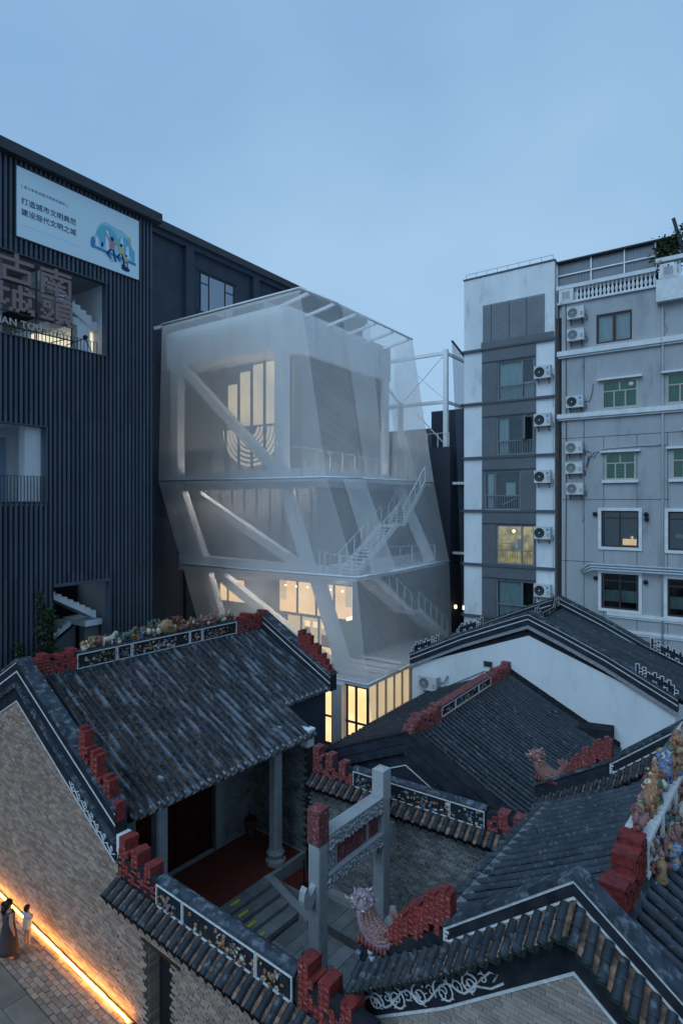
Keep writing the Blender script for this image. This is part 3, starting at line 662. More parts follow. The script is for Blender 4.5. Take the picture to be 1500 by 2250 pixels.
f = MB(); f.box(2.4, 5.15, 7.62, 7.95, -.6, 4.3); sw = part('side_wall', f, mortar, T)
bricks(sw, lambda x, z: True, 2.45, 4.95, .0, 4.2, 7.615, .255, .07, brick_g, 0, FT)
f = MB(); f.T = RZ; f.box(7.95, 10.22, -3.64, -3.3, -.6, 5.0); part('front_wall', f, blk_m, T)
def column(parent, x, y, z0, z1, w):
    c = MB(); h = w/2; ch = .05
    pts = [(x-h+ch, y-h), (x+h-ch, y-h), (x+h, y-h+ch), (x+h, y+h-ch), (x+h-ch, y+h), (x-h+ch, y+h), (x-h, y+h-ch), (x-h, y-h+ch)]
    c.prism(pts, 'z', z0+.52, z1); o = part('column', c, granite, parent)
    b = MB(); b.lathe([(w*.95, 0), (w*1.0, .05), (w*1.0, .16), (w*.72, .22), (w*.70, .26), (w*.86, .33), (w*.9, .40), (w*.74, .46), (w*.72, .52)], (x, y, z0), 8, sm=False); part('column_base', b, granite, o)
column(T, 4.72, 1.85, .04, 4.75, .36); column(T, 4.72, 6.5, .04, 4.75, .36)
f = MB(); f.box(4.6, 4.84, .4, 7.6, 4.15, 4.45); f.box(2.3, 4.9, 1.75, 1.95, 4.2, 4.4); f.box(2.3, 4.9, 6.4, 6.6, 4.2, 4.4); part('eave_beam', f, wood_m, T)
for k in range(24):
    y = .55+k*.3; f = MB(); f.seg((2.3, y, tz(2.3)-.2), (5.42, y, tz(5.42)-.17), .09, .08); part('rafter', f, wood_m, T)
f = MB(); f.box(5.15, 5.5, 7.3, 7.62, 3.95, 4.5); f.box(5.1, 5.55, 7.28, 7.64, 4.5, 4.58); part('eave_end_block', f, plast_hw, T)
f = MB(); f.box(2.55, 4.98, .5, 7.5, .044, .056); prop(part('carpet', f, carpet_m, M=FT), 'dark red carpet covering the floor of the temple porch', 'carpet')
tb = thing('litter_bin', 'small dark red bin in the corner of the temple porch', 'bin', FT @ Vector((2.75, 7.15, .057)), -rad(38.5))
f = MB(); f.lathe([(.15, 0), (.17, .04), (.19, .5), (.2, .55)], n=12); part('drum', f, red_dk, tb)
f = MB(); f.lathe([(.21, .55), (.21, .6), (.13, .66), (.04, .68)], n=12); part('lid', f, wood_m, tb)

# ------------------------------------------------------------------ courtyard floor, steps
g = MB(); g.T = FT; g.prism([(5.12, .4), (14.5, .4), (14.5, 9.5), (5.12, 9.5)], 'z', -1.19, -.63); cy = prop(part('courtyard', g, ground_m), kind='structure')
cs = MB(); cs.box(0, 1, 0, 1, 0, .06); csm = cs.mesh('paving_stone', slab_m)
rr = random.Random(11)
lay(cy, FT, csm, 6.62, 12.6, .42, 5.72, -.665, .46, (1.0, 1.9), 'y')
lay(cy, FT, csm, 6.62, 12.0, 6.0, 8.6, -.665, .5, (.8, 1.5), 'y')
st = thing('stone_steps', 'worn grey granite steps from the courtyard up to the carpeted porch', 'steps', FT.translation, -rad(38.5))
def rslab(mb, x0, x1, y0, y1, z0, z1):
    e = .012; mb.prism([(x0, z0), (x1, z0), (x1, z1-e), (x1-e, z1), (x0, z1)], 'y', y0, y1)
for k, (x0, x1, z) in enumerate(((4.98, 5.42, .055), (5.42, 5.80, -.09), (5.80, 6.18, -.235), (6.18, 6.60, -.38))):
    ys = [.42, 1.6+.5*(k % 2), 3.0+.3*k, 4.75-.3*(k % 3), 5.62]
    for a, b in zip(ys[:-1], ys[1:]):
        f = MB(); rslab(f, x0+.006, x1-.004, a+.008, b-.008, z-.17, z+rr.uniform(-.006, .006)); f.box(x0+.03, x1-.03, a+.03, b-.03, -.8, z-.17); part('step_slab', f, slab_m, st)
    f = MB(); yk = 4.25-.02*k; f.box((x0+x1)/2-.05, (x0+x1)/2+.05, yk-.2, yk+.17, z+.009, z+.012); part('step_sticker', f, yel_m, st)
f = MB(); f.prism([(4.98, .06), (5.3, .06), (6.95, -.52), (6.95, -.64), (4.98, -.64)], 'y', 5.64, 5.92); part('side_slab', f, granite, st)
pl = thing('plinth', 'low stone plinth topped with a red mat beside the porch column', 'plinth', FT @ Vector((5.75, 6.75, -.62)), -rad(38.5))
f = MB(); f.box(-.55, .55, -.5, .5, 0, .33); part('block', f, granite, pl)
f = MB(); f.box(-.52, .52, -.47, .47, .334, .35); part('mat', f, carpet_m, pl)
sp = thing('barrier_post', 'thin black barrier post standing on the red mat', 'post', FT @ Vector((6.0, 6.55, -.262)), -rad(38.5))
f = MB(); f.lathe([(.14, 0), (.14, .025), (.03, .05)], n=12); part('base', f, wire_m, sp)
f = MB(); f.lathe([(.022, .04), (.022, .8), (.04, .82), (.04, .86), (.0, .88)], n=8); part('pole', f, wire_m, sp)
f = MB(); f.T = FT; f.box(6.6, 7.75, 7.0, 8.15, -.62, -.42); prop(part('stone_slab', f, granite), 'large pale stone slab lying against the grey courtyard wall', 'stone slab')

# ------------------------------------------------------------------ stone archway
PA = thing('stone_archway', 'granite memorial archway with two square pillars and carved beams in the courtyard', 'archway', FT @ Vector((9.18, 5.0, -.62)), -rad(38.5))
for k, (y, sgn) in enumerate(((-1.42, -1), (1.47, 1))):
    p = MB(); w = .19
    p.prism([(-w+.03, y-w), (w-.03, y-w), (w, y-w+.03), (w, y+w-.03), (w-.03, y+w), (-w+.03, y+w), (-w, y+w-.03), (-w, y-w+.03)], 'z', 0, 4.3); po = part('pillar', p, granite, PA)
    c = MB(); w2 = .20
    c.box(-w2, w2, y-w2, y+w2, 4.3, 5.2); c.add([(-w2, y-w2, 5.2), (w2, y-w2, 5.2), (w2, y+w2, 5.2), (-w2, y+w2, 5.2), (0, y, 5.25)], [(0, 1, 4), (1, 2, 4), (2, 3, 4), (3, 0, 4)])
    part('pillar_head', c, red_dk if k == 0 else granite_s, po, 'red boarded pillar head' if k == 0 else 'speckled granite pillar head')
    c = MB(); zz = 2.95 if k else 2.95
    prof = [(0, 0), (.1, -.12), (.28, -.16), (.42, -.05), (.46, .14), (.42, .36), (.34, .46), (.28, .40), (.26, .22), (.18, .17), (.1, .24), (0, .36)]
    c.T = Matrix.Translation((0, y+sgn*.19, zz)) @ (RZ if sgn > 0 else Matrix.Rotation(rad(-90), 4, 'Z')); c.prism(prof, 'y', -.09, .09)
    part('cloud_wing', c, granite_s, po)
    for q in (-1, 1):
        d = MB(); d.box(q*.22, q*.75, y-.14, y+.14, 0, .35); d.T = Matrix.Translation((q*.47, y, .68)) @ Matrix.Rotation(rad(90), 4, 'X'); d.lathe([(.02, -.15), (.30, -.14), (.34, -.09), (.34, .09), (.30, .14), (.02, .15)], n=14); d.T = None
        d.ball((q*.42, y, 1.12), (.14, .1, .17), 0, 8, 5, .15); part('drum_stone', d, granite if k else ledge_g, PA)
def carved(parent, name, z0, z1, seed):
    b = MB(); b.box(-.17, .17, -1.22, 1.27, z0+.04, z1); b.add([(-.21, -1.22, z1), (.21, -1.22, z1), (.21, 1.27, z1), (-.21, 1.27, z1), (-.21, -1.22, z1+.05), (.21, -1.22, z1+.05), (.21, 1.27, z1+.05), (-.21, 1.27, z1+.05)], [(3, 2, 1, 0), (4, 5, 6, 7), (0, 1, 5, 4), (1, 2, 6, 5), (2, 3, 7, 6), (3, 0, 4, 7)])
    o = part(name, b, granite, parent); r2 = random.Random(seed); c = MB()
    for i in range(150):
        y = r2.uniform(-1.2, 1.25); z = r2.uniform(z0+.03, z1-.02); s = r2.uniform(.03, .06)
        for sx in (-1, 1): c.ball((sx*.175, y, z), (s*.8, s*r2.uniform(.8, 1.6), s), 0, 5, 4, .3)
    part('carving', c, granite_s, o, kind='stuff')
carved(PA, 'top_beam', 4.0, 4.42, 1); carved(PA, 'lower_beam', 3.02, 3.36, 2)
b = MB(); b.box(-.05, .05, -.72, .62, 3.41, 4.0); part('name_board', b, red_dk, PA); b = MB(); b.box(-.05, .05, .72, 1.2, 3.41, 4.0); part('name_board', b, red_dk, PA)
for y in (-.78, .67):
    b = MB(); b.box(-.08, .08, y-.05, y+.05, 3.41, 4.04); part('short_post', b, granite, PA)
b = MB(); b.box(-.06, .06, -1.22, -.84, 3.41, 4.0)
for i in range(26): b.ball((R.choice((-.06, .06)), R.uniform(-1.2, -.86), R.uniform(3.45, 3.95)), R.uniform(.03, .06), 0, 5, 4, .3)
part('carved_panel', b, granite_s, PA)

# ------------------------------------------------------------------ lane wall
LW = root(FT, 38.5, 'courtyard_wall', 'brown brick lane wall with a doorway, tiled coping and long painted frieze', 'wall', 'walls around the temple courtyard')
b = MB(); wall_holes(b, 5.73, 13.5, -.6, 3.25, 0, .42, [(6.97, 7.91, -.6, 2.1)]); wb = part('wall', b, mortar, LW)
bricks(wb, lambda x, z: not (6.9 < x < 7.95 and z < 2.13) and z < 2.92, 5.75, 13.4, .0, 2.95, -.002, .255, .07, brick_m, 295, FT, gap=.013)
rv = MB()
for k in range(29): rv.box(6.968-.0, 6.985, .01+(.0 if k % 2 else .012), .41, .07*k+.004, .07*k+.062)
part('jamb_brick', rv, brick_m, LW, kind='stuff')
b = MB(); b.box(6.72, 8.25, -.03, .3, 2.1, 2.18); part('lintel', b, wood_m, LW)
b = MB(); b.box(7.0, 7.9, .30, .36, -.5, 2.1); part('door', b, wire_m, LW)  # black sheet standing in for the dark of the opening
b = MB(); b.box(5.73, 13.5, -.05, .02, 2.86, 2.93); b.box(5.73, 13.5, -.09, .02, 2.93, 3.0); part('brick_cornice', b, brick_m, LW)
wall_cap(LW, FT, [(5.72, 3.22), (13.45, 3.22)], -.06, -.46, .24, .27, .088, tile_c, pan_o, deck_m)
b = MB(); b.box(5.73, 13.5, -.03, .18, 3.25, 3.76); part('frieze_wall', b, black_b, LW)
b = MB(); b.box(7.42, 11.76, -.09, .22, 3.76, 3.82); b.prism([(-.06, 3.82), (.19, 3.82), (.13, 3.87), (.0, 3.87)], 'x', 7.42, 11.76); part('coping', b, cap_m, LW)
for k, (a, c, lb) in enumerate(((7.46, 8.42, 'frieze panel with flowers'), (8.44, 10.74, 'long frieze panel with dragons'), (10.76, 11.72, 'frieze panel with an orange beast'))):
    relief_panel(LW, 'frieze_panel', Matrix.Translation((a, -.085, 3.27)), c-a, .49, 40+k, [c_or, c_gr, c_cr, c_pk, c_bl, c_or], n=int(30*(c-a)), label=lb, fw=.022)
fret_part(LW, FRET_B, .135, Matrix.Translation((5.78, .15, 3.28)), red_m, .36)
fret_part(LW, ['..'+r for r in FRET_B], .125, Matrix.Translation((11.56, .15, 3.22)), red_m, .38)
ls = prop(part('light_strip', MB().box(-4.5, 6.42, -.165, -.145, .07, .09), strip_e, M=FT), 'glowing amber light strip along the foot of the brick wall', 'light strip')

# ------------------------------------------------------------------ right courtyard wall
RW = root(FR, 34.6, 'courtyard_wall', 'grey brick courtyard wall behind the archway, with tiled coping and flower frieze', 'wall', 'walls around the temple courtyard')
b = MB(); b.box(-1.75, 6.5, 0, .4, -.7, 3.25); wb = part('wall', b, mortar, RW)
bricks(wb, lambda x, z: z < 2.92, -1.72, 6.4, -.62, 2.95, -.002, .26, .075, brick_g, 200, FR, gap=.013)
b = MB(); b.box(-1.75, 5.5, -.05, .02, 2.86, 2.93); b.box(-1.75, 5.5, -.09, .02, 2.93, 3.0); part('brick_cornice', b, brick_f, RW)
wall_cap(RW, FR, [(-1.75, 3.22), (5.4, 3.22)], -.06, -.46, .24, .27, .088, tile_c, pan_o, deck_m)
b = MB(); b.box(-1.75, 5.4, -.03, .18, 3.25, 3.76); part('frieze_wall', b, black_b, RW)
b = MB(); b.box(-.04, 4.5, -.09, .22, 3.76, 3.82); b.prism([(-.06, 3.82), (.19, 3.82), (.13, 3.87), (.0, 3.87)], 'x', -.04, 4.5); part('coping', b, cap_m, RW)
for k, (a, c) in enumerate(((0, 1.0), (1.02, 3.38), (3.40, 4.46))):
    relief_panel(RW, 'frieze_panel', Matrix.Translation((a, -.085, 3.27)), c-a, .49, 60+k, [c_gr, c_cr, c_bl, c_or, c_gr], n=int(28*(c-a)), fw=.022)
fret_part(RW, FRET_B, .135, Matrix.Translation((-1.68, .12, 3.22)), red_dk, .34)
fret_part(RW, FRET_D, .15, Matrix.Translation((4.52, .12, 3.24)), red_dk, .34)

# ------------------------------------------------------------------ front hall (bottom right)
H = root(FH, 39, 'front_hall', 'front hall with steep white lined gable, ridge of glazed figures and dark tiled roof', 'temple hall')
hz = lambda d: 5.75-.6*d+.011*d*d
hv = [(-3.85, 4.36), (-2.09, 5.52), (0, 7.15), (2.09, 5.60), (4.4, 4.05)]
def ipl(p, x):
    for a, b in zip(p[:-1], p[1:]):
        if a[0] <= x <= b[0]: return a[1]+(b[1]-a[1])*(x-a[0])/(b[0]-a[0])
    return p[0][1] if x < p[0][0] else p[-1][1]
bh = lambda x: ipl(hv, x)-1.36
g = MB(); g.prism([(-3.85, -.6), (4.4, -.6)]+[(x, z-.35) for x, z in reversed(hv)], 'y', .0, .30); gw = part('gable_wall', g, mortar_l, H)
bricks(gw, lambda x, z: z < bh(x)+.02, -3.2, 3.2, 2.6, 5.9, -.004, .26, .078, brick_f, 150, FH, gap=.012)
verge(H, hv[1:], -.04, .20, .34, (.02, .255), black_b)
b_ = MB(); b_.strip(off(hv[:2], -.06), off(hv[:2], -.34), -.02, .20); part('verge_band', b_, black_b, H)
m_ = MB(); m_.strip(off(hv, -.34), off(hv, -1.36), -.03, .005); sb_ = part('scroll_band', m_, black_b, H)
l_ = MB(); l_.strip(off(hv, -1.33), off(hv, -1.385), -.045, .0); part('white_line', l_, white_l, H)
wall_cap(H, FH, off(hv, -.33), -.05, -.44, .27, .238, .082, tile_c, pan_o, c_bk)
w_ = MB(); yb_ = -.045
for k, (x, r, sg, st0) in enumerate(((-3.45, .17, 1, 0), (-3.02, .21, -1, 2.5), (-2.55, .19, 1, 1.2), (-2.08, .23, -1, 4.0), (-1.62, .17, 1, .8))):
    z = ipl(hv, x)-1.08; swirl(w_, (x, z), r, 1.8, st0, yb_, .022, 0, sg)
    swirl(w_, (x+.22, z+.20), r*.5, 1.2, st0+2, yb_, .016, 0, -sg); swirl(w_, (x-.05, z-.06), r*.42, 1.1, st0+1, yb_, .014, 0, -sg, False)
pts = [(-3.8+.11*i, yb_, ipl(hv, -3.8+.11*i)-1.08+.13*math.sin(i*.9)) for i in range(22)]
w_.tube(pts, .022, 4); w_.tube([(-1.5, yb_, ipl(hv, -1.5)-1.1), (-1.28, yb_, ipl(hv, -1.28)-.98), (-1.15, yb_, ipl(hv, -1.15)-1.06), (-1.22, yb_, ipl(hv, -1.22)-1.15)], .02, 4)
w_.tube([(-1.5, yb_, ipl(hv, -1.5)-1.15), (-1.25, yb_, ipl(hv, -1.25)-1.25), (-1.05, yb_, ipl(hv, -1.05)-1.22)], .02, 4)
part('scroll', w_, white_l, sb_)
roof(H, FH, .30, 8.25, -1, lambda y: 3.46, hz, .345, .25, .066, tile_h, pan_dk, 290, exposure=.11, caps=None, hf=1.45)
roof(H, FH, .30, 8.25, 1, lambda y: 3.7, hz, .345, .25, .074, tile_h, pan_dk, 60, exposure=.11, caps=None, name='roof')
g = MB(); g.T = RZ; g.box(.4, 8.3, 3.0, 3.3, -.6, 4.0); part('rear_wall', g, brick_g, H)
# far gable verge
fv = [(-3.8, 4.15), (-1.7, 5.42), (.25, 7.02), (2.2, 5.42), (3.9, 4.2)]
verge(H, fv[1:4], 8.42, 8.86, .40, (.03, .30), band_b)
verge(H, fv[:2], 8.44, 8.84, .40, (), band_b); verge(H, fv[3:], 8.44, 8.84, .40, (), band_b)
g = MB(); g.prism([(-3.8, -.6), (3.9, -.6)]+[(x, z-.42) for x, z in reversed(fv)], 'y', 8.5, 8.8); part('gable_wall', g, brick_g, H)
wall_cap(H, FH, off(fv, -.40), 8.40, 8.02, .25, .25, .084, tile_c, pan_o, c_bk)
def dragon(parent, M, s, body, label, seed):
    r2 = random.Random(seed); o = thing_part = MB()
    P = [(-.40, 0, .84), (-.39, 0, .70), (-.31, 0, .52), (-.14, 0, .38), (.10, 0, .32), (.30, 0, .40), (.40, 0, .58), (.42, 0, .74)]
    rs = [.19, .215, .235, .25, .23, .17, .11, .06]
    # smooth path
    pp = []; rr_ = []
    for i in range(len(P)-1):
        for k in range(4):
            t = k/4; pp.append(tuple(P[i][j]*(1-t)+P[i+1][j]*t for j in range(3))); rr_.append(rs[i]*(1-t)+rs[i+1]*t)
    pp.append(P[-1]); rr_.append(rs[-1])
    b = MB(); b.tube(pp, rr_, 10, 0); b.ball((-.46, 0, .93), (.27, .23, .22), 0, 10, 7, .14)
    d = part('fish_dragon', b, body, parent, label, M=M @ Matrix.Diagonal((s, s, s, 1)))
    h = MB(); h.ball((-.70, 0, .86), (.15, .14, .08), 0, 8, 5, .15); h.ball((-.66, 0, .74), (.12, .11, .05), 0, 8, 5, .1)
    for k in range(14):
        a_ = k*.9; h.ball((-.42+.2*math.cos(a_), .19*math.sin(a_), .95+.02*k*.6), .055, 0, 6, 4, .25)
    part('jaw', h, body, d)
    e = MB()
    for q in (-1, 1):
        e.ball((-.63, q*.16, .99), .045, 0, 8, 5); e.tube([(-.40, q*.13, 1.10), (-.33, q*.16, 1.17), (-.31, q*.16, 1.22)], [.03, .02, .006], 6); e.tube([(-.72, q*.13, .93), (-.80, q*.16, .95), (-.83, q*.16, 1.0)], [.025, .016, .006], 6)
        e.tube([(-.34, q*.2, .86), (-.22, q*.25, .92)], [.04, .01], 6)
    part('horn', e, c_cr, d)
    c = MB()
    for i in range(1, len(pp)-1, 1):
        a = Vector(pp[i]); dd = (Vector(pp[i+1])-Vector(pp[i-1])).normalized(); up = Vector((-dd.z, 0, dd.x)); up = -up if up.z < 0 and i > 8 else up
        for q in range(-3, 4):
            an = q*.42; n = (up*math.cos(an)+Vector((0, 1, 0))*math.sin(an)); w = a+n*rr_[i]*.98; c.ball(tuple(w), (.048, .048, .04), 0, 5, 3)
    part('scale', c, body if body is not c_mv else c_pk, d, kind='stuff')
    f = MB()
    for k in range(5):
        a = .5+k*.42; f.prism([(.48, .66), (.5+.34*math.cos(a-.16), .66+.36*math.sin(a-.16)), (.5+.40*math.cos(a), .68+.42*math.sin(a)), (.5+.34*math.cos(a+.16), .68+.36*math.sin(a+.16))], 'y', -.035+.004*k, .035-.004*k)
    part('tail_fin', f, c_pk, d)
    w = MB()
    for i in range(26): w.ball((r2.uniform(-.5, .35), r2.uniform(-.2, .2), r2.uniform(-.08, .12)), (r2.uniform(.05, .1), .07, r2.uniform(.04, .08)), r2.randrange(2), 6, 4, .2)
    part('wave_base', w, [c_bl, c_cr], d)
    w = MB()
    for i in range(8): w.tube([(-.42+.1*i, -.17, .12), (-.40+.1*i, -.22, .25), (-.46+.1*i, -.16, .34)], [.05, .045, .02], 6)
    w.ball((-.05, 0, .2), (.42, .2, .16), 0, 9, 5, .12); part('belly', w, c_rd, d)
    return d
dragon(H, Matrix.Translation((-3.48, .10, 4.33)), .84, c_mv, 'mauve scaled fish dragon with pale horns', 1)
fret_part(H, FRET_C, .102, Matrix.Translation((-3.30, .08, 4.58)), red_m, .20, shear=.68)
dragon(H, Matrix.Translation((-3.40, 8.62, 4.20)), .84, c_pk, 'rose coloured fish dragon', 2)
fret_part(H, FRET_C, .10, Matrix.Translation((-2.98, 8.62, 4.62)), red_dk, .20, shear=.62)
l_ = MB(); outline(l_, ["#", "#."], .1)if False else None
for (x, y) in ((-2.07, -.045), (-1.68, 8.415)):
    l_ = MB(); z0 = ipl(hv if y < 1 else fv, x)
    for k in range(4): l_.box(x-.02+.03*(k % 2), x+.05+.03*(k % 2), y-.012, y, z0-.31+.07*k, z0-.27+.07*k); l_.box(x-.02, x+.01, y-.0125, y-.0005, z0-.31+.07*k, z0-.24+.07*k)
    part('white_line', l_, white_l, H)
# figure ridge
rb = MB(); rb.box(.15-.22, .15+.22, .9, 8.3, 5.62, 5.86); rb.box(.15-.13, .15+.13, 2.75, 8.3, 5.86, 6.40); rdg = part('ridge', rb, cap_m, H)
def stepper(parent, M, steps, depth, m):
    o = None
    for k, (a, b, z0, z1) in enumerate(steps):
        f = MB(); f.box(a, b, -depth/2, depth/2, z0, z1); f.box(a-.02, b+.02, -depth/2-.02, depth/2+.02, z1, z1+.045)
        for q in range(int((z1-z0)/.19)):
            zz = z0+.09+q*.19
            f.box(a-.035, a+.01, -depth*.40, depth*.40, zz, zz+.10)
        w = min(b-a, .36)*.9; t = w*.11; cx = (a+b)/2-w/2; n_ = int((z1-z0-.02)/w)
        for q in range(max(1, n_)):
            zz = z1-.03-(q+1)*w
            for s in (-1, 1):
                for u0, u1, v0, v1 in ((0, w, 0, t), (0, t, 0, w), (0, w, w-t, w), (w-t, w, w*.3, w), (w*.3, w, w*.3, w*.3+t), (w*.3, w*.3+t, w*.3, w*.7), (w*.3, w*.62, w*.62, w*.7)): f.box(cx+u0, cx+u1, s*depth/2-.035, s*depth/2+.035, zz+v0, zz+v1)
        part('fret_ornament', f, m, parent, M=M)
stepper(H, Matrix.Translation((.15, 0, 0)) @ RZ, ((1.12, 1.36, 5.7, 5.98), (1.38, 1.72, 5.7, 6.36), (1.74, 2.10, 5.7, 6.22), (2.12, 2.48, 5.7, 6.50), (2.50, 2.84, 5.7, 6.60)), .36, red_m)
for k in range(4):
    a = 2.88+k*1.36; b = a+1.32
    f = MB()
    for s in (-.23, .17):
        x = .15+s; f.box(x, x+.06, a, b, 6.40, 6.47); f.box(x, x+.06, a, b, 5.82, 5.87); f.box(x, x+.06, a, a+.05, 5.87, 6.40); f.box(x, x+.06, b-.05, b, 5.87, 6.40)
    f.box(.15-.235, .15+.235, a, b, 6.47, 6.50)
    part('ridge_frame', f, white_l, rdg)
    for s in (-1, 1):
        r2 = random.Random(80+k*2+s); f = MB()
        for i in range(34):
            q = r2.randrange(7); z = r2.uniform(5.9, 6.36); w = r2.uniform(.04, .09); f.ball((.15+s*.15, r2.uniform(a+.1, b-.1), z), (w, w*r2.uniform(.7, 1.5), w), q, 6, 4, .25)
        part('relief', f, GLZ, rdg, kind='stuff')
rr = random.Random(15)
for k, (y, h, kd, xo) in enumerate(((3.05, .5, 2, 0), (3.5, .5, 0, -.05), (4.0, .66, 1, 0), (4.5, .7, 0, .02), (4.9, .66, 0, -.06), (5.35, .7, 1, 0), (5.85, .7, 0, .05), (6.3, .75, 2, 0), (6.8, .72, 0, 0), (7.4, .7, 2, 0))):
    f = MB(); figurine(f, .15+xo, y, 6.49, h, rr, kd); part('ceramic_figure', f, GLZ, rdg)
for k in range(7):
    y = 3.3+k*.75; f = MB(); figurine(f, .50, y, 5.62, .55, rr, 2 if k % 2 else 0); part('ceramic_figure', f, GLZ, rdg)

# ------------------------------------------------------------------ side hall with the black roof
B = root(FB, 35.8, 'side_hall', 'low hall with black tiled gable roof and rose red ridge behind the courtyard wall', 'temple hall')
sz = lambda d: 4.72-.55*d+.012*d*d
sl = lambda d: 4.72-.42*d
roof(B, FB, .45, 9.35, 1, lambda y: 4.75, sz, .262, .26, .07, tile_dk, pan_dk, 130, exposure=.12)
roof(B, FB, .45, 9.35, -1, lambda y: 3.9, sl, .262, .26, .07, tile_dk, pan_dk, 0, exposure=.12, name='rear_roof')
bv = [(-3.9, sl(3.9)+.16), (-1.8, sl(1.8)+.22), (0, 4.95), (1.8, sz(1.8)+.24), (3.2, sz(3.2)+.2), (4.75, sz(4.75)+.16)]
b = MB(); b.strip(bv, off(bv, -.34), .0, .42); part('verge_band', b, cap_m if False else band_b, B)
b = MB(); b.strip(off(bv, .05), off(bv, 0), -.04, .46); part('verge_cap', b, black_b, B)
b = MB(); b.strip(off(bv, -.36), off(bv, -.62), -.14, .2); part('verge_moulding', b, band_b, B)
b = MB(); b.strip(off(bv, -.62), off(bv, -1.05), .02, .2); part('verge_band', b, band_b, B)
l_ = MB(); l_.strip(off(bv[1:5], -1.05), off(bv[1:5], -1.085), -.0, .02); part('white_line', l_, white_l, B)
b = MB(); b.prism([(-3.8, -.6), (4.6, -.6), (4.6, sz(4.6)-.3), (0, 4.3), (-3.8, sl(3.8)-.3)], 'y', .06, .36); part('gable_wall', b, band_b, B)
b = MB(); b.T = RZ; b.box(.4, 9.3, -4.3, -4.0, -.6, 2.5); b.box(.4, 9.3, 3.3, 3.6, -.6, 3.3); part('long_wall', b, blk_m, B)
b = MB(); b.prism([(-3.8, -.6), (4.6, -.6), (4.6, sz(4.6)-.15), (0, 4.6), (-3.8, sl(3.8)-.15)], 'y', 9.1, 9.4); part('gable_wall', b, blk_m, B)
b = MB(); b.strip(off(bv, .1), off(bv, -.2), 9.35, 9.62); part('verge_band', b, black_b, B)
b = MB(); b.box(-.16, .16, .1, 9.5, 4.62, 4.86); b.box(-.12, .12, 2.3, 7.0, 4.86, 5.16); rdg = part('ridge', b, red_dk, B)
fret_part(B, FRET_A, .105, Matrix.Translation((0, .05, 4.70)) @ RZ @ Matrix.Diagonal((1.5, 1, 1, 1)), red_dk, .36)
fret_part(B, FRET_A, .095, Matrix.Translation((0, 7.05, 4.70)) @ RZ @ Matrix.Diagonal((1.75, 1, 1, 1)), red_dk, .34)
b = MB(); b.box(-.18, .18, 2.3, 7.0, 5.16, 5.24); part('ridge_coping', b, red_dk, B)
for k, (a, c) in enumerate(((2.32, 3.5), (3.52, 5.7), (5.72, 6.98))):
    relief_panel(rdg, 'relief_panel', Matrix.Translation((.15, a, 4.80)) @ RZ, c-a, .36, 90+k, [c_bl, c_or, c_cr, c_gr], n=int(18*(c-a)), fw=.03)

# ------------------------------------------------------------------ white walled hall
WH = root(FHF, 34.6, 'white_hall', 'hall with plain white gable wall and black tiled roof below the apartment blocks', 'temple hall')
wz = lambda d: 7.0-.40*d
wv = [(-5.95, 4.86), (-3.2, 6.22), (-1.4, 6.98), (0, 7.55), (1.4, 6.98), (3.2, 6.18), (5.85, 4.80)]
wl = lambda x: 6.55-.378*abs(x)
g = MB(); g.prism([(-5.85, -.6), (5.75, -.6), (5.75, wl(5.75)), (0, 6.55), (-5.85, wl(5.85))], 'y', 0, .35); part('gable_wall', g, plast_hw, WH)
g = MB(); g.prism([(-5.85, wl(5.85)), (0, 6.55), (5.75, wl(5.75)), (5.75, 4.7), (0, 7.2), (-5.85, 4.7)], 'y', .05, .30); part('gable_band', g, black_b, WH)
verge(WH, wv, -.06, .40, .50, (.01, .22), band_b)
m_ = MB(); m_.strip(off(wv, -.52), off(wv, -.66), -.14, .06); part('verge_moulding', m_, mort_m, WH)
roof(WH, FHF, .42, 5.1, 1, lambda y: 6.0, wz, .24, .26, .062, tile_dk, pan_dk, 0, exposure=.14)
roof(WH, FHF, .42, 5.1, -1, lambda y: 6.0, wz, .24, .26, .062, tile_dk, pan_dk, 0, pans=False, name='rear_roof')
verge(WH, [(-6, 4.9), (-2.0, 6.75), (0, 7.6), (2.0, 6.72), (4.2, 5.62), (6.0, 4.85)], 5.1, 5.5, .50, (.01, .25), band_b)
g = MB(); g.prism([(-5.85, -.6), (5.75, -.6), (5.75, wl(5.75)), (0, 6.9), (-5.85, wl(5.85))], 'y', 5.12, 5.4); g.T = RZ; g.box(.3, 5.2, -5.7, -5.4, -.6, 4.5); g.box(.3, 5.2, 5.5, 5.8, -.6, 4.5); part('wall', g, plast_hw, WH)
def orn(M, rows=FRET_O, cell=.135, shear=0):
    f = MB(); fret(f, rows, cell, None, .10, 0, False, None, shear); outline(f, rows, cell, None, -.052, .03, 1, shear); part('fret_ornament', f, [black_b, white_l], WH, M=M)
FRO = [r[::-1] for r in FRET_O]
orn(Matrix.Translation((-5.9, .1, 4.90)), FRET_O, .125, .42); orn(Matrix.Translation((4.35, .1, 5.50)), FRO, .125, -.42)
orn(Matrix.Translation((4.3, 5.05, 5.58)), FRO, .13, -.42); orn(Matrix.Translation((-5.6, 5.05, 5.0)), FRET_O, .13, .42)
b = MB(); b.box(-.14, .14, .4, 5.15, 6.95, 7.2); rdg = part('ridge', b, black_b, WH)
orn(Matrix.Translation((0, .55, 7.15)) @ RZ, FRET_D, .13); orn(Matrix.Translation((0, 3.9, 7.15)) @ RZ, [r[::-1] for r in FRET_D], .13)
relief_panel(rdg, 'relief_panel', Matrix.Translation((.13, 1.75, 7.0)) @ RZ, 2.1, .34, 99, [c_cr, c_oc, ink_l], n=30, frame_m=mort_m)
w_ = MB()
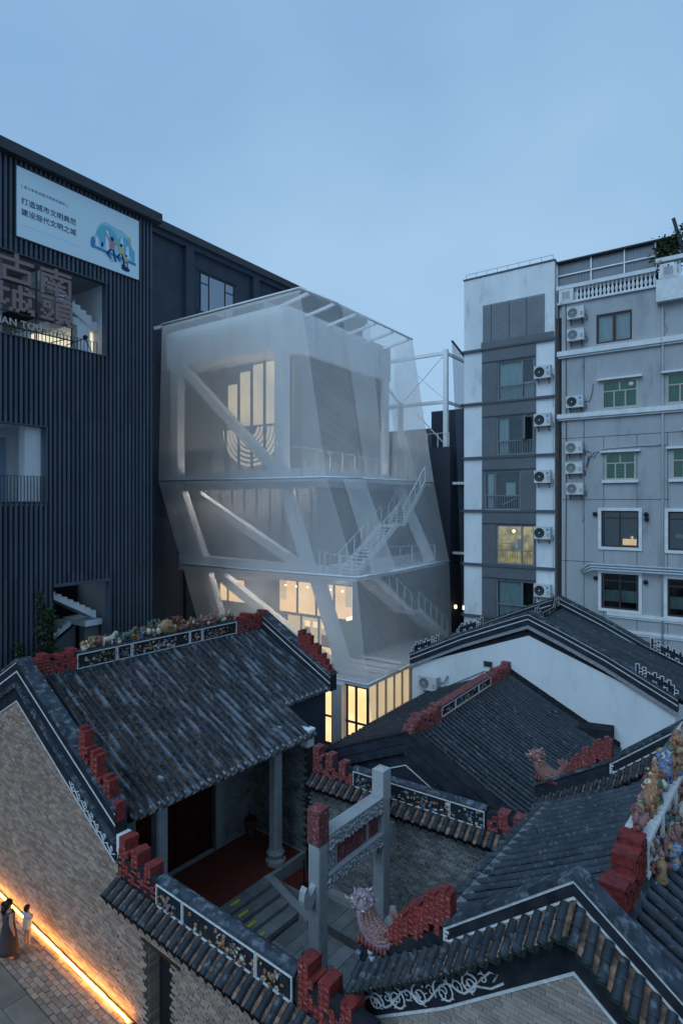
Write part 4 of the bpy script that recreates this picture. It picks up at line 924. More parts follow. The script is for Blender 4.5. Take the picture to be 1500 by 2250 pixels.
for sx in (-1, 1):
    for k in range(4): x = sx*(4.35+k*.36); swirl(w_, (x, wl(x)+.24), .15-.01*k, 1.5, k*1.4, -.005+.05, .02, 0, sx)
    w_.tube([(sx*(4.1+.2*i), .045, wl(4.1+.2*i)+.22+.1*math.sin(i*1.7)) for i in range(8)], .02, 4)
part('scroll', w_, white_l, WH)
b = MB(); b.box(-2.06, -1.68, -.015, .02, 4.87, 5.10); part('vent_hole', b, room_d, WH)
f = MB(); f.box(-2.09, -1.65, -.02, .0, 4.84, 4.87); f.box(-2.09, -1.65, -.02, .0, 5.10, 5.13); f.box(-2.09, -2.06, -.02, .0, 4.87, 5.10); f.box(-1.68, -1.65, -.02, .0, 4.87, 5.10); part('vent_frame', f, mort_m, WH)
ac_unit(FHF, 34.6, -4.78, 0, 3.36, .98, .66, 'weathered air conditioner alone on the bare white gable wall', False, d=.36, blue=False)
b = MB(); b.tube([(-4.2, -.25, 3.75), (-4.02, -.22, 3.8), (-3.9, -.12, 4.05), (-3.9, -.05, 4.12)], .04, 6); part('conduit', b, ac_gr, WH)
def wire(pts, name, label, r=.016, sag=.0):
    P = []
    for a, c in zip(pts[:-1], pts[1:]):
        a = Vector(a); c = Vector(c)
        for i in range(8): t = i/8; P.append(a.lerp(c, t)-Vector((0, 0, sag*4*t*(1-t))))
    P.append(Vector(pts[-1])); b = MB(); b.tube(P, r, 5); return prop(part(name, b, wire_m), label, 'cable')
wire([FHF @ Vector((-5.7, -.06, 2.6)), FHF @ Vector((-2.0, -.06, 4.66))], 'power_cable', 'black cable rising across the white gable towards its vent hole')
wire([FHF @ Vector((.4, -.5, 3.75)), FHF @ Vector((4.3, -.25, 1.6))], 'power_cable', 'black cable slanting down past the black ridge end to the white wall', .02)
b = MB(); b.prism([(1.7, 3.15), (3.55, 3.3), (3.55, 2.55), (2.9, 2.75), (2.2, 2.95)], 'y', -.8, -.02); prop(part('eave_wedge', b, black_b, M=FHF), 'dark eave box on the white wall beyond the black roof end', 'eave')  # black wedge modelling a dark eave

# ------------------------------------------------------------------ gallery wrapped in wire mesh
G = root(FM, 35, 'mesh_gallery', 'lit gallery building wrapped in faceted white wire mesh at the centre', 'building')
def bx(name, x0, x1, y0, y1, z0, z1, m, parent=G): return part(name, MB().box(x0, x1, y0, y1, z0, z1), m, parent)
def bar(name, p, q, w, h, m, parent=G, up=(0, 0, 1)): return part(name, MB().seg(p, q, w, h, 0, up), m, parent)
# solid core
ub = bx('upper_box', -16.8, -6.36, 1.2, 13.2, 21.5, 23.95, conc_w)
for k in range(6): bx('panel_seam', -15.2+k*1.5, -15.18+k*1.5, 1.19, 1.2, 21.52, 23.93, wallg_m, ub)
for k in range(7): bx('panel_seam', -6.36, -6.35, 2.7+k*1.5, 2.72+k*1.5, 21.52, 23.93, wallg_m, ub)
bx('core_wall', -16.6, -6.7, 3.2, 13.0, 13.5, 21.6, wallg_m)
bx('core_wall', -15.6, -5.4, 3.0, 12.6, 8.6, 13.5, wallg_m)
bx('core_wall', -13.6, -3.0, 3.2, 12.0, -.5, 8.4, wallg_m)
for z0, z1, x0, x1 in ((13.35, 14.45, -17.0, -4.9), (8.15, 9.1, -15.3, -3.4)):
    bx('floor_beam', x0, x1, 1.0, 1.6, z0, z1, conc_w)
    bar('floor_beam', (x1+.1, 1.0, (z0+z1)/2+.05), (x1+.1, 12.0, (z0+z1)/2+.05), .5, z1-z0-.1, conc_w)
bx('floor_slab', -16.6, -2.75, .5, 12.6, 13.72, 13.92, conc_w); bx('floor_slab', -14.2, -.95, .45, 11.0, 8.50, 8.68, conc_w)
bx('floor_slab', -12.4, -.2, .3, 9.8, 3.42, 3.56, conc_w)
for x, w in ((-6.62, .66), (-15.75, .66)): bx('column', x-w/2, x+w/2, 1.0, 1.6, 14.45, 21.5, conc_w)
bx('column', -6.9, -6.36, 12.4, 13.0, 14.0, 21.5, conc_w)
def ln(p, q, w=.5, nm='brace'): bar(nm, p, q, w, w*.9, conc_w, up=(0, 1, 0))
ln((-15.2, 1.3, 21.45), (-7.1, 1.3, 14.45), .55)
ln((-15.45, 1.3, 13.4), (-13.2, 1.3, 8.9), .6, 'inclined_column'); ln((-6.3, 1.3, 13.4), (-4.65, 1.3, 8.9), .62, 'inclined_column'); ln((-14.3, 1.3, 13.3), (-5.3, 1.3, 9.0), .5)
ln((-12.9, 1.3, 8.2), (-10.9, 1.3, 3.5), .55, 'inclined_column'); ln((-4.05, 1.3, 8.3), (-2.1, 1.3, 3.4), .66, 'inclined_column'); ln((-11.9, 1.3, 8.1), (-3.0, 1.3, 3.7), .55)
ln((-3.6, 9.5, 13.6), (-1.6, 10.2, 8.7), .55, 'inclined_column')
# top storey glass wall with glow panes and rings
for x in (-14.6, -12.9, -11.7, -10.55, -9.45, -8.35, -7.3):
    bar('mullion', (x, 2.9, 14.5), (x, 2.9, 21.5), .13, .13, frame_d)
bx('glass_back', -16.2, -6.9, 3.1, 3.16, 14.45, 18.0, panel_g)
def disc(name, cx, cz, r0, r1, a0, a1, y, m, n=40, parent=G, sx=1, th=.03):
    mb = MB()
    for i in range(n):
        a, b = a0+(a1-a0)*i/n, a0+(a1-a0)*(i+1)/n
        q = [(cx+sx*r*math.cos(t), cz+r*math.sin(t)) for r, t in ((r0, a), (r1, a), (r1, b), (r0, b))]
        mb.prism(q, 'y', y-th, y)
    return part(name, mb, m, parent)
sc = None
for x0, x1, zt in ((-12.8, -11.7, 20.3), (-11.7, -10.55, 21.0), (-10.55, -9.45, 21.35), (-9.45, -8.35, 21.4), (-8.35, -7.3, 21.2)):  # pane tops stepped to imitate a glow fading upward
    o_ = bx('glow_pane', x0, x1, 3.02, 3.06, 17.5, zt, disc_e); sc = sc or o_
for k in range(7): disc('ring', -10.75, 17.40, 2.35-.30*k, 2.53-.30*k, math.pi+.03, 2*math.pi-.03, 3.06, ring_e, parent=sc, th=.05)
# middle storey: dark glazing seams
for k in range(9): bar('mullion', (-14.6+1.1*k, 2.95, 9.1), (-14.6+1.1*k, 2.95, 13.35), .06, .06, frame_d)
# lower storey lit windows
def lit(name, x0, x1, z0, z1, y, m, mull=(), rows=(), fm=frame_d, parent=G):
    o = bx(name, x0, x1, y-.02, y+.02, z0, z1, m, parent); f = MB()
    f.box(x0-.06, x1+.06, y-.09, y-.02, z0-.08, z0); f.box(x0-.06, x1+.06, y-.09, y-.02, z1, z1+.08); f.box(x0-.08, x0, y-.09, y-.02, z0, z1); f.box(x1, x1+.08, y-.09, y-.02, z0, z1)
    for v in mull: f.box(v-.06, v+.06, y-.085, y-.02, z0, z1)
    for v in rows: f.box(x0, x1, y-.08, y-.02, v-.05, v+.05)
    part('window_frame', f, fm, o); return o
for a, b in ((-8.35, -6.98), (-6.86, -5.55), (-5.43, -4.25), (-4.13, -2.9)): lit('lit_window', a, b, 5.88, 7.78, 3.1, warm_p)
lw = lit('lit_window', -7.7, -4.0, 4.2, 5.72, 3.1, warm_lo, (-6.62, -5.3))
for k in range(3): bx('wall_picture', -6.35+.62*k, -5.98+.62*k, 3.05, 3.085, 5.15, 5.5, warm_hi, lw)  # pictures given their own glow so they look lit
for k in range(6): bx('added_lamp_dot', -7.9+.85*k, -7.78+.85*k, 3.0, 3.07, 7.45-.03*(k % 2), 7.53, lamp_e)  # lamp dots added to hint at a lit interior
for x, w, h in ((-7.4, .5, .7), (-6.3, .35, .95), (-5.1, .6, .6), (-4.4, .25, 1.0)): bx('display_stand', x, x+w, 3.0, 3.06, 4.2, 4.2+h, c_oc)
for x, w in ((-8.3, .5), (-4.9, .35), (-3.4, .42)): bx('roller_blind', x, x+w, 3.04, 3.075, 6.6, 7.78, warm_lo)
lit('lit_window', -13.6, -11.3, 6.05, 7.5, 3.1, warm_p, (-12.85,)); lit('lit_window', -6.4, -3.2, 3.66, 4.15, 3.1, warm_p, (-5.4, -4.3))
bx('wall_lamp', -2.96, -2.9, 2.5, 3.0, 5.95, 6.12, lamp_e)
bx('lobby_column', -8.9, -8.4, 2.4, 2.9, 3.5, 8.1, frame_d)
# ground floor wing
bx('wing_roof', -3.4, .02, -.02, 4.9, 3.36, 3.5, conc_w); 
for k in range(4): bar('terrace_bar', (-2.9, .7+k*1.05, 3.72), (-.2, .7+k*1.05, 3.72), .12, .12, steel_w)
wg = lit('lit_window', -2.75, -.1, .1, 3.25, .18, warm_p, (-2.0, -1.28, -.72), (1.45,))
wr = MB(); wr.T = RZ; wr.box(.2, 4.7, .14, .18, .1, 3.25); wr = part('lit_window', wr, warm_lo, G)
for k in range(6): bar('mullion', (-.1, .25+k*.87, .1), (-.1, .25+k*.87, 3.3), .09, .09, frame_d)
bar('mullion', (-.09, .2, 1.45), (-.09, 4.7, 1.45), .08, .08, frame_d)
bx('column', -1.98, -1.34, -.28, .08, -.5, 3.36, conc_w)
# added light lines hidden behind beams, brightening the mesh and structure
for x0, x1, y, z in ((-15.3, -7.2, 2.1, 14.02), (-15.0, -5.6, 1.85, 13.50), (-13.0, -3.8, 1.8, 8.22)): bx('hidden_fill_line', x0, x1, y, y+.06, z-.03, z, fill_e)
for x, y0, y1, z in ((-5.75, 1.8, 12.0, 13.97), (-3.75, 1.8, 10.5, 8.24)): bx('hidden_fill_line', x, x+.06, y0, y1, z-.03, z, fill_e)
# mesh skin
LV = {'t': [(-15.72, 0, 24.08), (-4.28, 0, 24.05), (-4.10, 3.3, 24.08), (-4.28, 12.7, 24.2)], 'a': [(-16.09, 0, 13.95), (-2.49, 0, 13.87), (-2.2, 2.9, 13.9), (-2.49, 12.5, 13.97)],
      'b': [(-13.77, 0, 8.66), (-.62, 0, 8.79), (-.5, 3, 8.78), (-.62, 10.9, 8.76)], 'c': [(-11.6, 0, 3.55), (0, 0, 3.52), (.06, 3, 3.55), (0, 10.0, 3.7)]}
for u, v in (('t', 'a'), ('a', 'b'), ('b', 'c')):
    for i in range(3):
        P = [LV[u][i], LV[u][i+1], LV[v][i+1], LV[v][i]]
        mb = MB(); mb.add(P, [(0, 1, 2, 3)]); part('wire_mesh_panel', mb, scr_m if i == 0 else scr_r, G)
mb = MB(); mb.add([LV['t'][3], (-5.9, 13.2, 24.2), (-6.3, 13.2, 13.9), LV['a'][3]], [(0, 1, 2, 3)]); part('wire_mesh_panel', mb, scr_r, G)
mb = MB(); mb.add([(0, 0, 3.52), (0, 4.8, 3.6), (0, 4.8, 0), (0, .9, 0)], [(0, 1, 2, 3)]); part('wire_mesh_panel', mb, scr_r, G)
# overlapping fold panels on the right face
for (p, q, r_, s_) in (((-4.1, 3.3, 24.0), (-4.0, 6.2, 23.9), (-2.3, 5.2, 13.95), (-2.15, 2.95, 13.95)), ((-4.0, 7.6, 20.5), (-3.95, 9.0, 20.0), (-2.4, 9.6, 13.95), (-2.38, 8.4, 13.95)), ((-2.3, .9, 13.8), (-2.2, 2.9, 13.8), (-.45, 3.4, 8.8), (-.5, 1.0, 8.8))):
    mb = MB(); mb.add([(v[0]+.22, v[1], v[2]) for v in (p, q, r_, s_)], [(0, 1, 2, 3)]); part('wire_mesh_panel', mb, scr_r, G)
for k, pts in LV.items():
    for a, b in zip(pts[:-1], pts[1:]): part('edge_tube', MB().tube([a, b], .055 if k != 't' else .075, 6), steel_w, G)
part('edge_tube', MB().tube([LV['t'][0], (-16.8, 1.2, 24.05)], .06, 6), steel_w, G)
bx('top_beam', -16.6, -4.35, .02, .22, 23.92, 24.10, steel_w)
for k in range(6): y = .9+k*2.25; bar('roof_rod', (-6.36, y, 23.72), (-4.25, y, 24.06), .16, .16, steel_w)
for (x0, x1, z) in ((-5.0, -2.6, 13.85), (-3.5, -.8, 8.6)):
    for k in range(5): y = 1.2+k*2.3; bar('mesh_strut', (x0, y, z), (x1, y, z+.03), .09, .09, steel_w)
for x in (-14, -11.6, -9.2, -6.8): bar('mesh_strut', (x, 0, 13.9), (x, 1.1, 13.95), .07, .07, steel_w)
for x in (-12.5, -9.6, -6.8, -4.0): bar('mesh_strut', (x, 0, 8.75), (x, 1.1, 8.8), .07, .07, steel_w)
def railing(parent, pts, h=1.1, sp=1.15, w=.055, m=steel_w, name='railing', mid=0):
    mb = MB()
    for a, b in zip(pts[:-1], pts[1:]):
        a = Vector(a); b = Vector(b); n = max(1, round((b-a).length/sp))
        for i in range(n+1): p = a.lerp(b, i/n); mb.seg(p, p+Vector((0, 0, h)), w, w*.6)
        for z in [h]+[h*(j+1)/(mid+1) for j in range(mid)]: mb.seg(a+Vector((0, 0, z)), b+Vector((0, 0, z)), w*.8, w*.6)
    return part(name, mb, m, parent)
railing(G, [(-6.3, 1.0, 14.45), (-5.0, 1.17, 14.3), (-4.6, 12.3, 13.95)], 1.35, 1.2)
railing(G, [(-3.4, .6, 8.95), (-2.5, .35, 8.8), (-1.3, .6, 8.7)], 1.05, .5)
railing(G, [(-2.9, 7.0, 8.7), (-1.3, 10.2, 8.7)], 1.1, .8)
def stair(parent, A, B, w, n, z_t=.06, solid=False, rail=True, side=(1, 0)):
    A = Vector(A); B = Vector(B); s = Vector((side[0], side[1], 0))*w/2
    o = None
    for k in (-1, 1):
        p = MB().seg(A+s*k, B+s*k, .07, .32, 0); q = part('stringer', p, steel_w, parent); o = o or q
    t = MB(); d = (B-A)/n; hd = Vector((d.x, d.y, 0))
    for i in range(n):
        c = A+d*(i+.5); t.add([tuple(v) for v in (c-s-hd*.5, c+s-hd*.5, c+s+hd*.45, c-s+hd*.45, c-s-hd*.5-Vector((0, 0, .05)), c+s-hd*.5-Vector((0, 0, .05)), c+s+hd*.45-Vector((0, 0, .05)), c-s+hd*.45-Vector((0, 0, .05)))], [(0, 1, 2, 3), (7, 6, 5, 4), (0, 4, 5, 1), (1, 5, 6, 2), (2, 6, 7, 3), (3, 7, 4, 0)])
    part('stair_tread', t, steel_w, parent, kind='stuff')
    if rail:
        for k in (-1, 1): railing(parent, [A+s*k+Vector((0, 0, .12)), B+s*k+Vector((0, 0, .12))], 1.0, 1.0)
SX = -1.95
stair(G, (SX, 1.15, 8.75), (SX-.5, 6.3, 11.2), 1.1, 15); bx('stair_landing', SX-1.1, SX+.15, 6.3, 7.3, 11.12, 11.24, steel_w); stair(G, (SX-.55, 7.3, 11.25), (SX-.95, 10.9, 13.85), 1.1, 15)
stair(G, (-1.7, 2.4, 8.6), (-1.6, 6.6, 6.0), 1.1, 16); bx('stair_landing', -2.15, -1.0, 6.6, 7.5, 5.9, 6.02, steel_w); stair(G, (-1.6, 7.5, 6.0), (-1.5, 11.4, 3.7), 1.1, 14)

# ------------------------------------------------------------------ dark annex behind the gallery
FA = frame(0, 0, 35)
A = thing('roof_terrace_block', 'charcoal block with white steel roof frame standing behind the mesh gallery', 'building', (0, 0, 0), -rad(35))
def bxa(n, *a): return bx(n, *a, parent=A)
bxa('block', -26, -18.25, 40, 50, -1, 16.7, annex_m); bxa('rear_block', -21.5, -18.4, 43.5, 50, 16.7, 20.0, annex_m); bxa('rear_block', -30, -21.5, 46, 50, 16.7, 19.0, panel_g)
for z in (2.9, 5.8, 8.7, 11.6, 14.5): bxa('panel_joint', -26, -18.25, 39.985, 40.0, z, z+.03, frame_d)
bxa('joint', -19.8, -19.77, 39.985, 40, -1, 16.7, frame_d)
for x, z1 in ((-18.75, 24.0), (-22.6, 20.4)): bxa('steel_post', x-.16, x+.16, 40.2, 40.5, 16.7, z1, steel_w)
bxa('steel_post', -18.9, -18.6, 46, 46.3, 16.7, 24, steel_w)
for z, x0 in ((23.75, -26), (20.1, -26)): bar('steel_beam', (x0, 40.35, z), (-18.75, 40.35, z), .2, .24, steel_w, A)
for z in (23.75, 20.1): bar('steel_beam', (-18.75, 40.35, z), (-18.75, 46.1, z), .16, .2, steel_w, A)
bar('brace_rod', (-22.6, 40.35, 20.2), (-18.8, 40.35, 23.7), .05, .05, steel_w, A); bar('brace_rod', (-22.6, 40.35, 23.7), (-18.8, 40.35, 20.2), .05, .05, steel_w, A); bar('brace_rod', (-24.6, 40.3, 22.6), (-22.6, 40.3, 20.3), .12, .12, steel_w, A)
railing(A, [(-25.5, 40.1, 16.7), (-18.4, 40.1, 16.7)], 1.05, .9); bar('stair_rail', (-21.6, 41, 19.6), (-18.9, 40.6, 16.9), .06, .06, steel_w, A)
mb = MB(); mb.add([(-18.3, 40.4, 24.6), (-17.1, 41.5, 22.7), (-16.9, 41.5, 17), (-17.9, 40.4, 16)], [(0, 1, 2, 3)]); part('wire_mesh_panel', mb, scr_d, A)
mb = MB(); mb.add([(-17.9, 40.4, 16), (-16.9, 41.5, 17), (-16.3, 41.5, 0), (-17.3, 40.4, 0)], [(0, 1, 2, 3)]); part('wire_mesh_panel', mb, scr_d, A)
bar('edge_tube', (-18.3, 40.4, 24.6), (-17.1, 41.5, 22.7), .12, .12, annex_m, A)
bxa('side_wall', -17.9, -15, 42.5, 48, -1, 16.5, frame_d)
for z in (13.9, 8.75): bxa('white_ledge', -18.2, -17.3, 40.3, 40.5, z, z+.18, steel_w)  # ledges in plain white steel
for x in (-18.0, -17.35): bxa('lamp', x, x+.14, 40.2, 40.32, 4.75, 5.0, lamp_e)

# ------------------------------------------------------------------ dark ribbed building (left)
FDR = FD @ RZ
D = thing('ribbed_building', 'tall dark blue building clad in vertical metal ribs, with stair openings, at left', 'building', FD.translation, -rad(35)+rad(90))
OP = [(-9.5, -2.47, 19.15, 22.5), (-9.5, -5.21, 12.54, 15.7), (-4.91, -2.31, 5.4, 9.0)]
w_ = MB(); wall_holes(w_, -12, 0, -1, 26.2, .0, .25, OP); w_.box(-.25, 0, .25, 12, -1, 26.2); part('wall', w_, groove_m, D)
pitch = .2; ribmesh = {}
k = 0; x = -.02
while x > -9.2:
    w = .118; segs = [(-1.0, 4.19), (4.2, 9.49), (9.5, 16.19), (16.2, 22.89), (22.9, 26.2)]
    for h in OP+[(-6.49, -.81, 23.15, 25.95)]:
        if h[0] < x-w/2 < h[1]:
            ns = []
            for a, b in segs:
                if h[2] > a: ns.append((a, min(b, h[2])))
                if h[3] < b: ns.append((max(a, h[3]), b))
            segs = [s for s in ns if s[1]-s[0] > .05]
    for a, b in segs:
        key = (round(a, 2), round(b, 2))
        if key not in ribmesh:
            mb = MB(); mb.prism([(-w/2, 0), (w/2, 0), (w*.42, -.085), (-w*.42, -.085)], 'z', a, b); ribmesh[key] = mb.mesh('rib', rib_m)
        part('rib', ribmesh[key], None, D, M=Matrix.Translation((x-w/2, 0, 0)))
    x -= pitch
bx('roof_slab', -12, .32, -.42, 12, 26.22, 26.66, coping_m, D)
for h in OP:
    f = MB(); f.box(h[0], h[1], -.10, .25, h[3]-.04, h[3]); f.box(h[0], h[1], -.12, .25, h[2], h[2]+.04); f.box(h[1]-.04, h[1], -.10, .25, h[2]+.04, h[3]-.04); part('opening_trim', f, rib_m, D)
def sawstair(parent, x0, z0, x1, z1, n, y0, y1, m, th=.28, nm='stair_flight'):
    pts = []; dx = (x1-x0)/n; dz = (z1-z0)/n
    if dz > 0:
        for i in range(n): pts += [(x0+dx*i, z0+dz*i), (x0+dx*i, z0+dz*(i+1))]
        pts += [(x1, z1)]
    else:
        for i in range(n): pts += [(x0+dx*i, z0+dz*i), (x0+dx*(i+1), z0+dz*i)]
        pts += [(x1, z1)]
    pts += [(x1, z1-th), (x0, z0-th)] if dz < 0 else [(x1, z1-th), (x0, z0-th)]
    return part(nm, MB().prism([(x-.28, z+.02) for x, z in pts], 'y', y0, y1), m, parent)
# upper opening: lit stair hall
o = bx('stair_hall', -12, -2.3, 3.2, 3.3, 18.9, 22.6, plast_g, D); bx('hall_side', -2.47, -2.35, .25, 3.2, 18.9, 22.6, plast_w, o); bx('hall_ceiling', -12, -2.3, .25, 3.2, 22.5, 22.6, plast_g, o); bx('hall_floor', -12, -2.3, .25, 3.2, 19.0, 19.1, plast_g, o)
sawstair(D, -5.0, 22.3, -2.55, 20.85, 9, .55, 1.9, plast_w, .42); sawstair(D, -6.8, 20.15, -4.3, 20.95, 6, 1.9, 2.8, groove_m, .22)
sawstair(D, -5.6, 19.6, -3.7, 20.75, 8, 2.0, 2.9, plast_w, .3)
bx('landing', -3.7, -2.5, .6, 3.1, 20.45, 20.8, plast_w, D); bx('hall_column', -3.55, -2.95, .5, .9, 19.1, 20.45, plast_w, D)
bx('lit_doorway', -4.3, -2.5, 3.0, 3.05, 19.1, 20.4, cool_e, D); bx('lit_doorway', -2.62, -2.5, 1.0, 3.0, 19.1, 20.4, cool_e, D)
bx('hall_column', -7.2, -6.6, .8, 1.2, 19.1, 22.5, plast_g, D)
railing(D, [(-6.4, .5, 19.15), (-2.6, .5, 19.15)], .7, .16, .03, frame_d)
# middle opening: balcony
o = bx('balcony_wall', -12, -5.2, 2.1, 2.2, 12.4, 15.8, plast_w, D); bx('balcony_side', -5.21, -5.12, .25, 2.1, 12.4, 15.8, plast_w, o); bx('balcony_ceiling', -12, -5.2, .25, 2.1, 15.7, 15.8, plast_w, o); bx('balcony_floor', -12, -5.2, .0, 2.1, 12.4, 12.5, plast_w, o)
bx('balcony_column', -5.95, -5.3, .3, .8, 12.5, 15.7, plast_w, D); bx('balcony_recess', -6.6, -5.95, 1.9, 2.09, 12.5, 15.3, ink_l, D); bx('balcony_door', -7.4, -6.62, 2.02, 2.09, 12.5, 14.7, wood_m, D)
railing(D, [(-9, .06, 12.56), (-5.3, .06, 12.56)], 1.05, .13, .03, frame_d)
# lower opening: zigzag stair
o = bx('stair_hall', -4.91, -2.31, 2.6, 2.7, 5.3, 9.1, groove_m, D); bx('hall_side', -2.31, -2.25, .25, 2.6, 5.3, 9.1, wallg_m, o); bx('hall_side', -4.97, -4.91, .25, 2.6, 5.3, 9.1, groove_m, o); bx('hall_floor', -4.91, -2.31, .0, 2.6, 5.2, 5.4, wallg_m, o)
bx('lintel', -4.95, -2.3, -.12, .25, 8.98, 9.1, rib_m, D)
sawstair(D, -4.85, 8.85, -2.4, 7.45, 9, .45, 1.4, plast_w, .22); sawstair(D, -4.85, 6.1, -3.15, 7.15, 8, 1.2, 2.2, plast_w, .2)
bx('landing', -3.2, -2.36, .45, 2.3, 6.95, 7.2, plast_w, D); bx('hall_column', -3.15, -2.45, .6, 1.0, 5.4, 6.95, wallg_m, D)
mb = MB(); mb.prism([(-4.85, 5.4), (-3.2, 5.4), (-3.2, 6.9), (-4.85, 5.85)], 'y', 1.25, 1.4); part('stair_side', mb, wallg_m, D)
# set back brick block
BK = bx('brick_block', .0, 32, 8.45, 14, -1, 30.75, blk_m, D)
for x in (3.0, 9.0, 15.7, 22.4): bx('pilaster', x, x+.68, 8.1, 8.45, -1, 30.4, blk_m, D)
bx('block_coping', .0, 32, 7.85, 14, 30.72, 31.22, coping_m, D); bx('block_cornice', .0, 32, 8.12, 8.45, 30.36, 30.70, blk_m, D)
for x0 in (10.5, 17.1):
    f = MB(); x1 = x0+3.4
    window(D, x0, x1, 26.3, 29.15, 8.43, frame_d, glz_b, (x0+.85, x0+2.45), ((28.4, x0+.06, x0+.85), (28.4, x0+2.45, x1-.06)), back=None, fw=.085)
    bx('window_sill', x0-.25, x1+.25, 8.3, 8.45, 26.1, 26.25, blk_m, D); bx('window_head', x0-.25, x1+.25, 8.36, 8.45, 29.2, 29.32, frame_d, D)
# ------------------------------------------------------------------ banner and letter sign
BN = thing('banner', 'large pale blue banner with navy Chinese slogan and drawing of leaping people', 'banner', FDR @ Vector((-6.49, -.10, 23.15)), -rad(35)+rad(90))
b = MB(); b.box(0, 5.68, -.02, .06, 0, 2.8); part('sheet', b, ban_m, BN)
b = MB(); b.box(-.05, 5.73, -.03, .07, -.05, 0); b.box(-.05, 5.73, -.03, .07, 2.8, 2.85); b.box(-.05, 0, -.03, .07, 0, 2.8); b.box(5.68, 5.73, -.03, .07, 0, 2.8); part('edge_frame', b, coping_m, BN)
def bt(body, x, z, size, m, d=.004, sp=1.0): return lettering(BN, body, size, d, Matrix.Translation((x, -.026, z)) @ MY, m, 'slogan', 'LEFT', sp)
bt('打造城市文明典范', .18, 1.46, .292, ink_m, .006); bt('建设现代文明之城', .18, 1.02, .292, ink_m, .006); bt('[ 全力争创全国文明典范城市 ]', .18, 2.06, .135, ink_l, .004, 1.16)
mb = MB()
for k in range(34): mb.box(.24+k*.075, .28+k*.075, -.024, -.02, .50, .53)
part('small_print', mb, teal_l, BN)
def flat(pts, k, m, nm='drawing'): return part(nm, MB().prism(pts, 'y', -.022-.003*k, -.0205-.003*(k-1)), m, BN)
rr = random.Random(2)
def blob(cx, cz, rx, rz, k, m, n=22, j=.12): return flat([(cx+rx*math.cos(2*math.pi*i/n)*(1+rr.uniform(-j, j)), cz+rz*math.sin(2*math.pi*i/n)*(1+rr.uniform(-j, j))) for i in range(n)], k, m)
blob(4.35, 1.25, 1.02, .82, 1, teal_l); blob(4.0, 1.45, .5, .45, 2, teal_m); blob(4.9, 1.3, .42, .42, 2, teal_m)
for x, h in ((4.0, .85), (4.75, .8), (5.05, .5), (3.5, .4)): flat([(x-.09, .8), (x+.09, .8), (x+.07, .8+h), (x, .9+h), (x-.06, .8+h)], 3, ban_m)
flat([(3.2, .72), (5.5, .60), (5.5, .72), (3.2, .84)], 4, teal_d); blob(3.3, .95, .12, .26, 3, teal_d); blob(5.35, .95, .10, .3, 3, teal_m); blob(5.15, 1.75, .09, .09, 3, yelp_m)
def figure(x, z, s, top, k=5):
    flat([(x-.1*s, z), (x+.1*s, z), (x+.12*s, z+.36*s), (x-.12*s, z+.36*s)], k, top); blob(x, z+.47*s, .09*s, .1*s, k, ink_m, 10, .05)
    flat([(x-.1*s, z), (x, z), (x-.2*s, z-.25*s), (x-.02*s, z-.42*s), (x-.1*s, z-.44*s), (x-.32*s, z-.26*s)], k, ink_m); flat([(x, z), (x+.1*s, z), (x+.22*s, z-.5*s), (x+.14*s, z-.52*s)], k, ink_m)
    flat([(x-.12*s, z+.34*s), (x-.12*s, z+.24*s), (x-.36*s, z+.62*s), (x-.30*s, z+.66*s)], k, top)
figure(4.25, .95, 1.0, pink_m); figure(4.72, .9, .85, yelp_m); figure(4.98, .62, .6, yelp_m); blob(4.95, .28, .22, .10, 5, ink_m); blob(4.85, .36, .12, .12, 6, ink_m); blob(3.75, 1.0, .06, .12, 5, ink_m)
GL = {'南': [".....#.....", "###########", ".....#.....", "###########", "#..#...#..#", "#...#.#...#", "#.#######.#", "#....#....#", "#.#######.#", "#....#....#", "#....#...##"],
 '頭': ["#####.#######", ".........#...", ".###..#######", ".#.#..#.....#", ".###..#######", "......#.....#", "#...#.#######", ".#.#..#.....#", "..#...#######", "#####..##.##.", "......##...##"],
 '古': [".....#.....", ".....#.....", "###########", ".....#.....", ".....#.....", ".#########.", ".#.......#.", ".#.......#.", ".#.......#.", ".#########."],
 '城': ["..#.....#.#..", "..#.....#..#.", "#####.#######", "..#...#.#....", "..#...#.#..#.", "..#...####.#.", "..#.#.#.#.##.", "####..#.#.#..", "......#.##.##", ".....#.#....#"]}
SG = thing('letter_sign', 'dusty pink block letter sign of the old town standing in the upper stair opening', 'sign', FDR @ Vector((-7.3, -.22, 19.15)), -rad(35)+rad(90))
for ch, x0, x1, z0, z1 in (('南', 1.72, 3.0, 2.0, 3.12), ('頭', 1.72, 3.05, .85, 1.9), ('古', .1, 1.42, 2.1, 3.2), ('城', -.15, 1.45, .92, 1.98)):
    rows = GL[ch]; W = max(len(r) for r in rows); cw = (x1-x0)/W; chh = (z1-z0)/len(rows); mb = MB()
    for j, r in enumerate(rows):
        i = 0
        while i < len(r):
            if r[i] == '#':
                e = i
                while e < len(r) and r[e] == '#': e += 1
                mb.box(x0+i*cw-.008, x0+e*cw+.008, -.07-.001*(j % 3), .05, z1-(j+1)*chh-.012, z1-j*chh+.012); i = e
            else: i += 1
    part('letter', mb, sign_m, SG)
lettering(SG, 'NAN TOU CITY', .40, .03, Matrix.Translation((-.15, -.05, .46)) @ MY, sign_w, 'lettering', 'LEFT', 1.05)
mb = MB()
for z in (2.04, .88, .3): mb.box(-.3, 3.2, .06, .09, z, z+.05)
for x in (.02, 1.58, 3.1): mb.box(x, x+.05, .09, .13, .05, 3.2)
for x in (.6, 2.2): mb.seg((x, .08, .05), (x+.5, -.35, .25), .03)
part('sign_frame', mb, frame_d, SG)
FL = thing('floodlight', 'small black floodlight on an arm beside the letter sign', 'lamp', FDR @ Vector((-3.9, -.12, 19.2)), -rad(35)+rad(90))
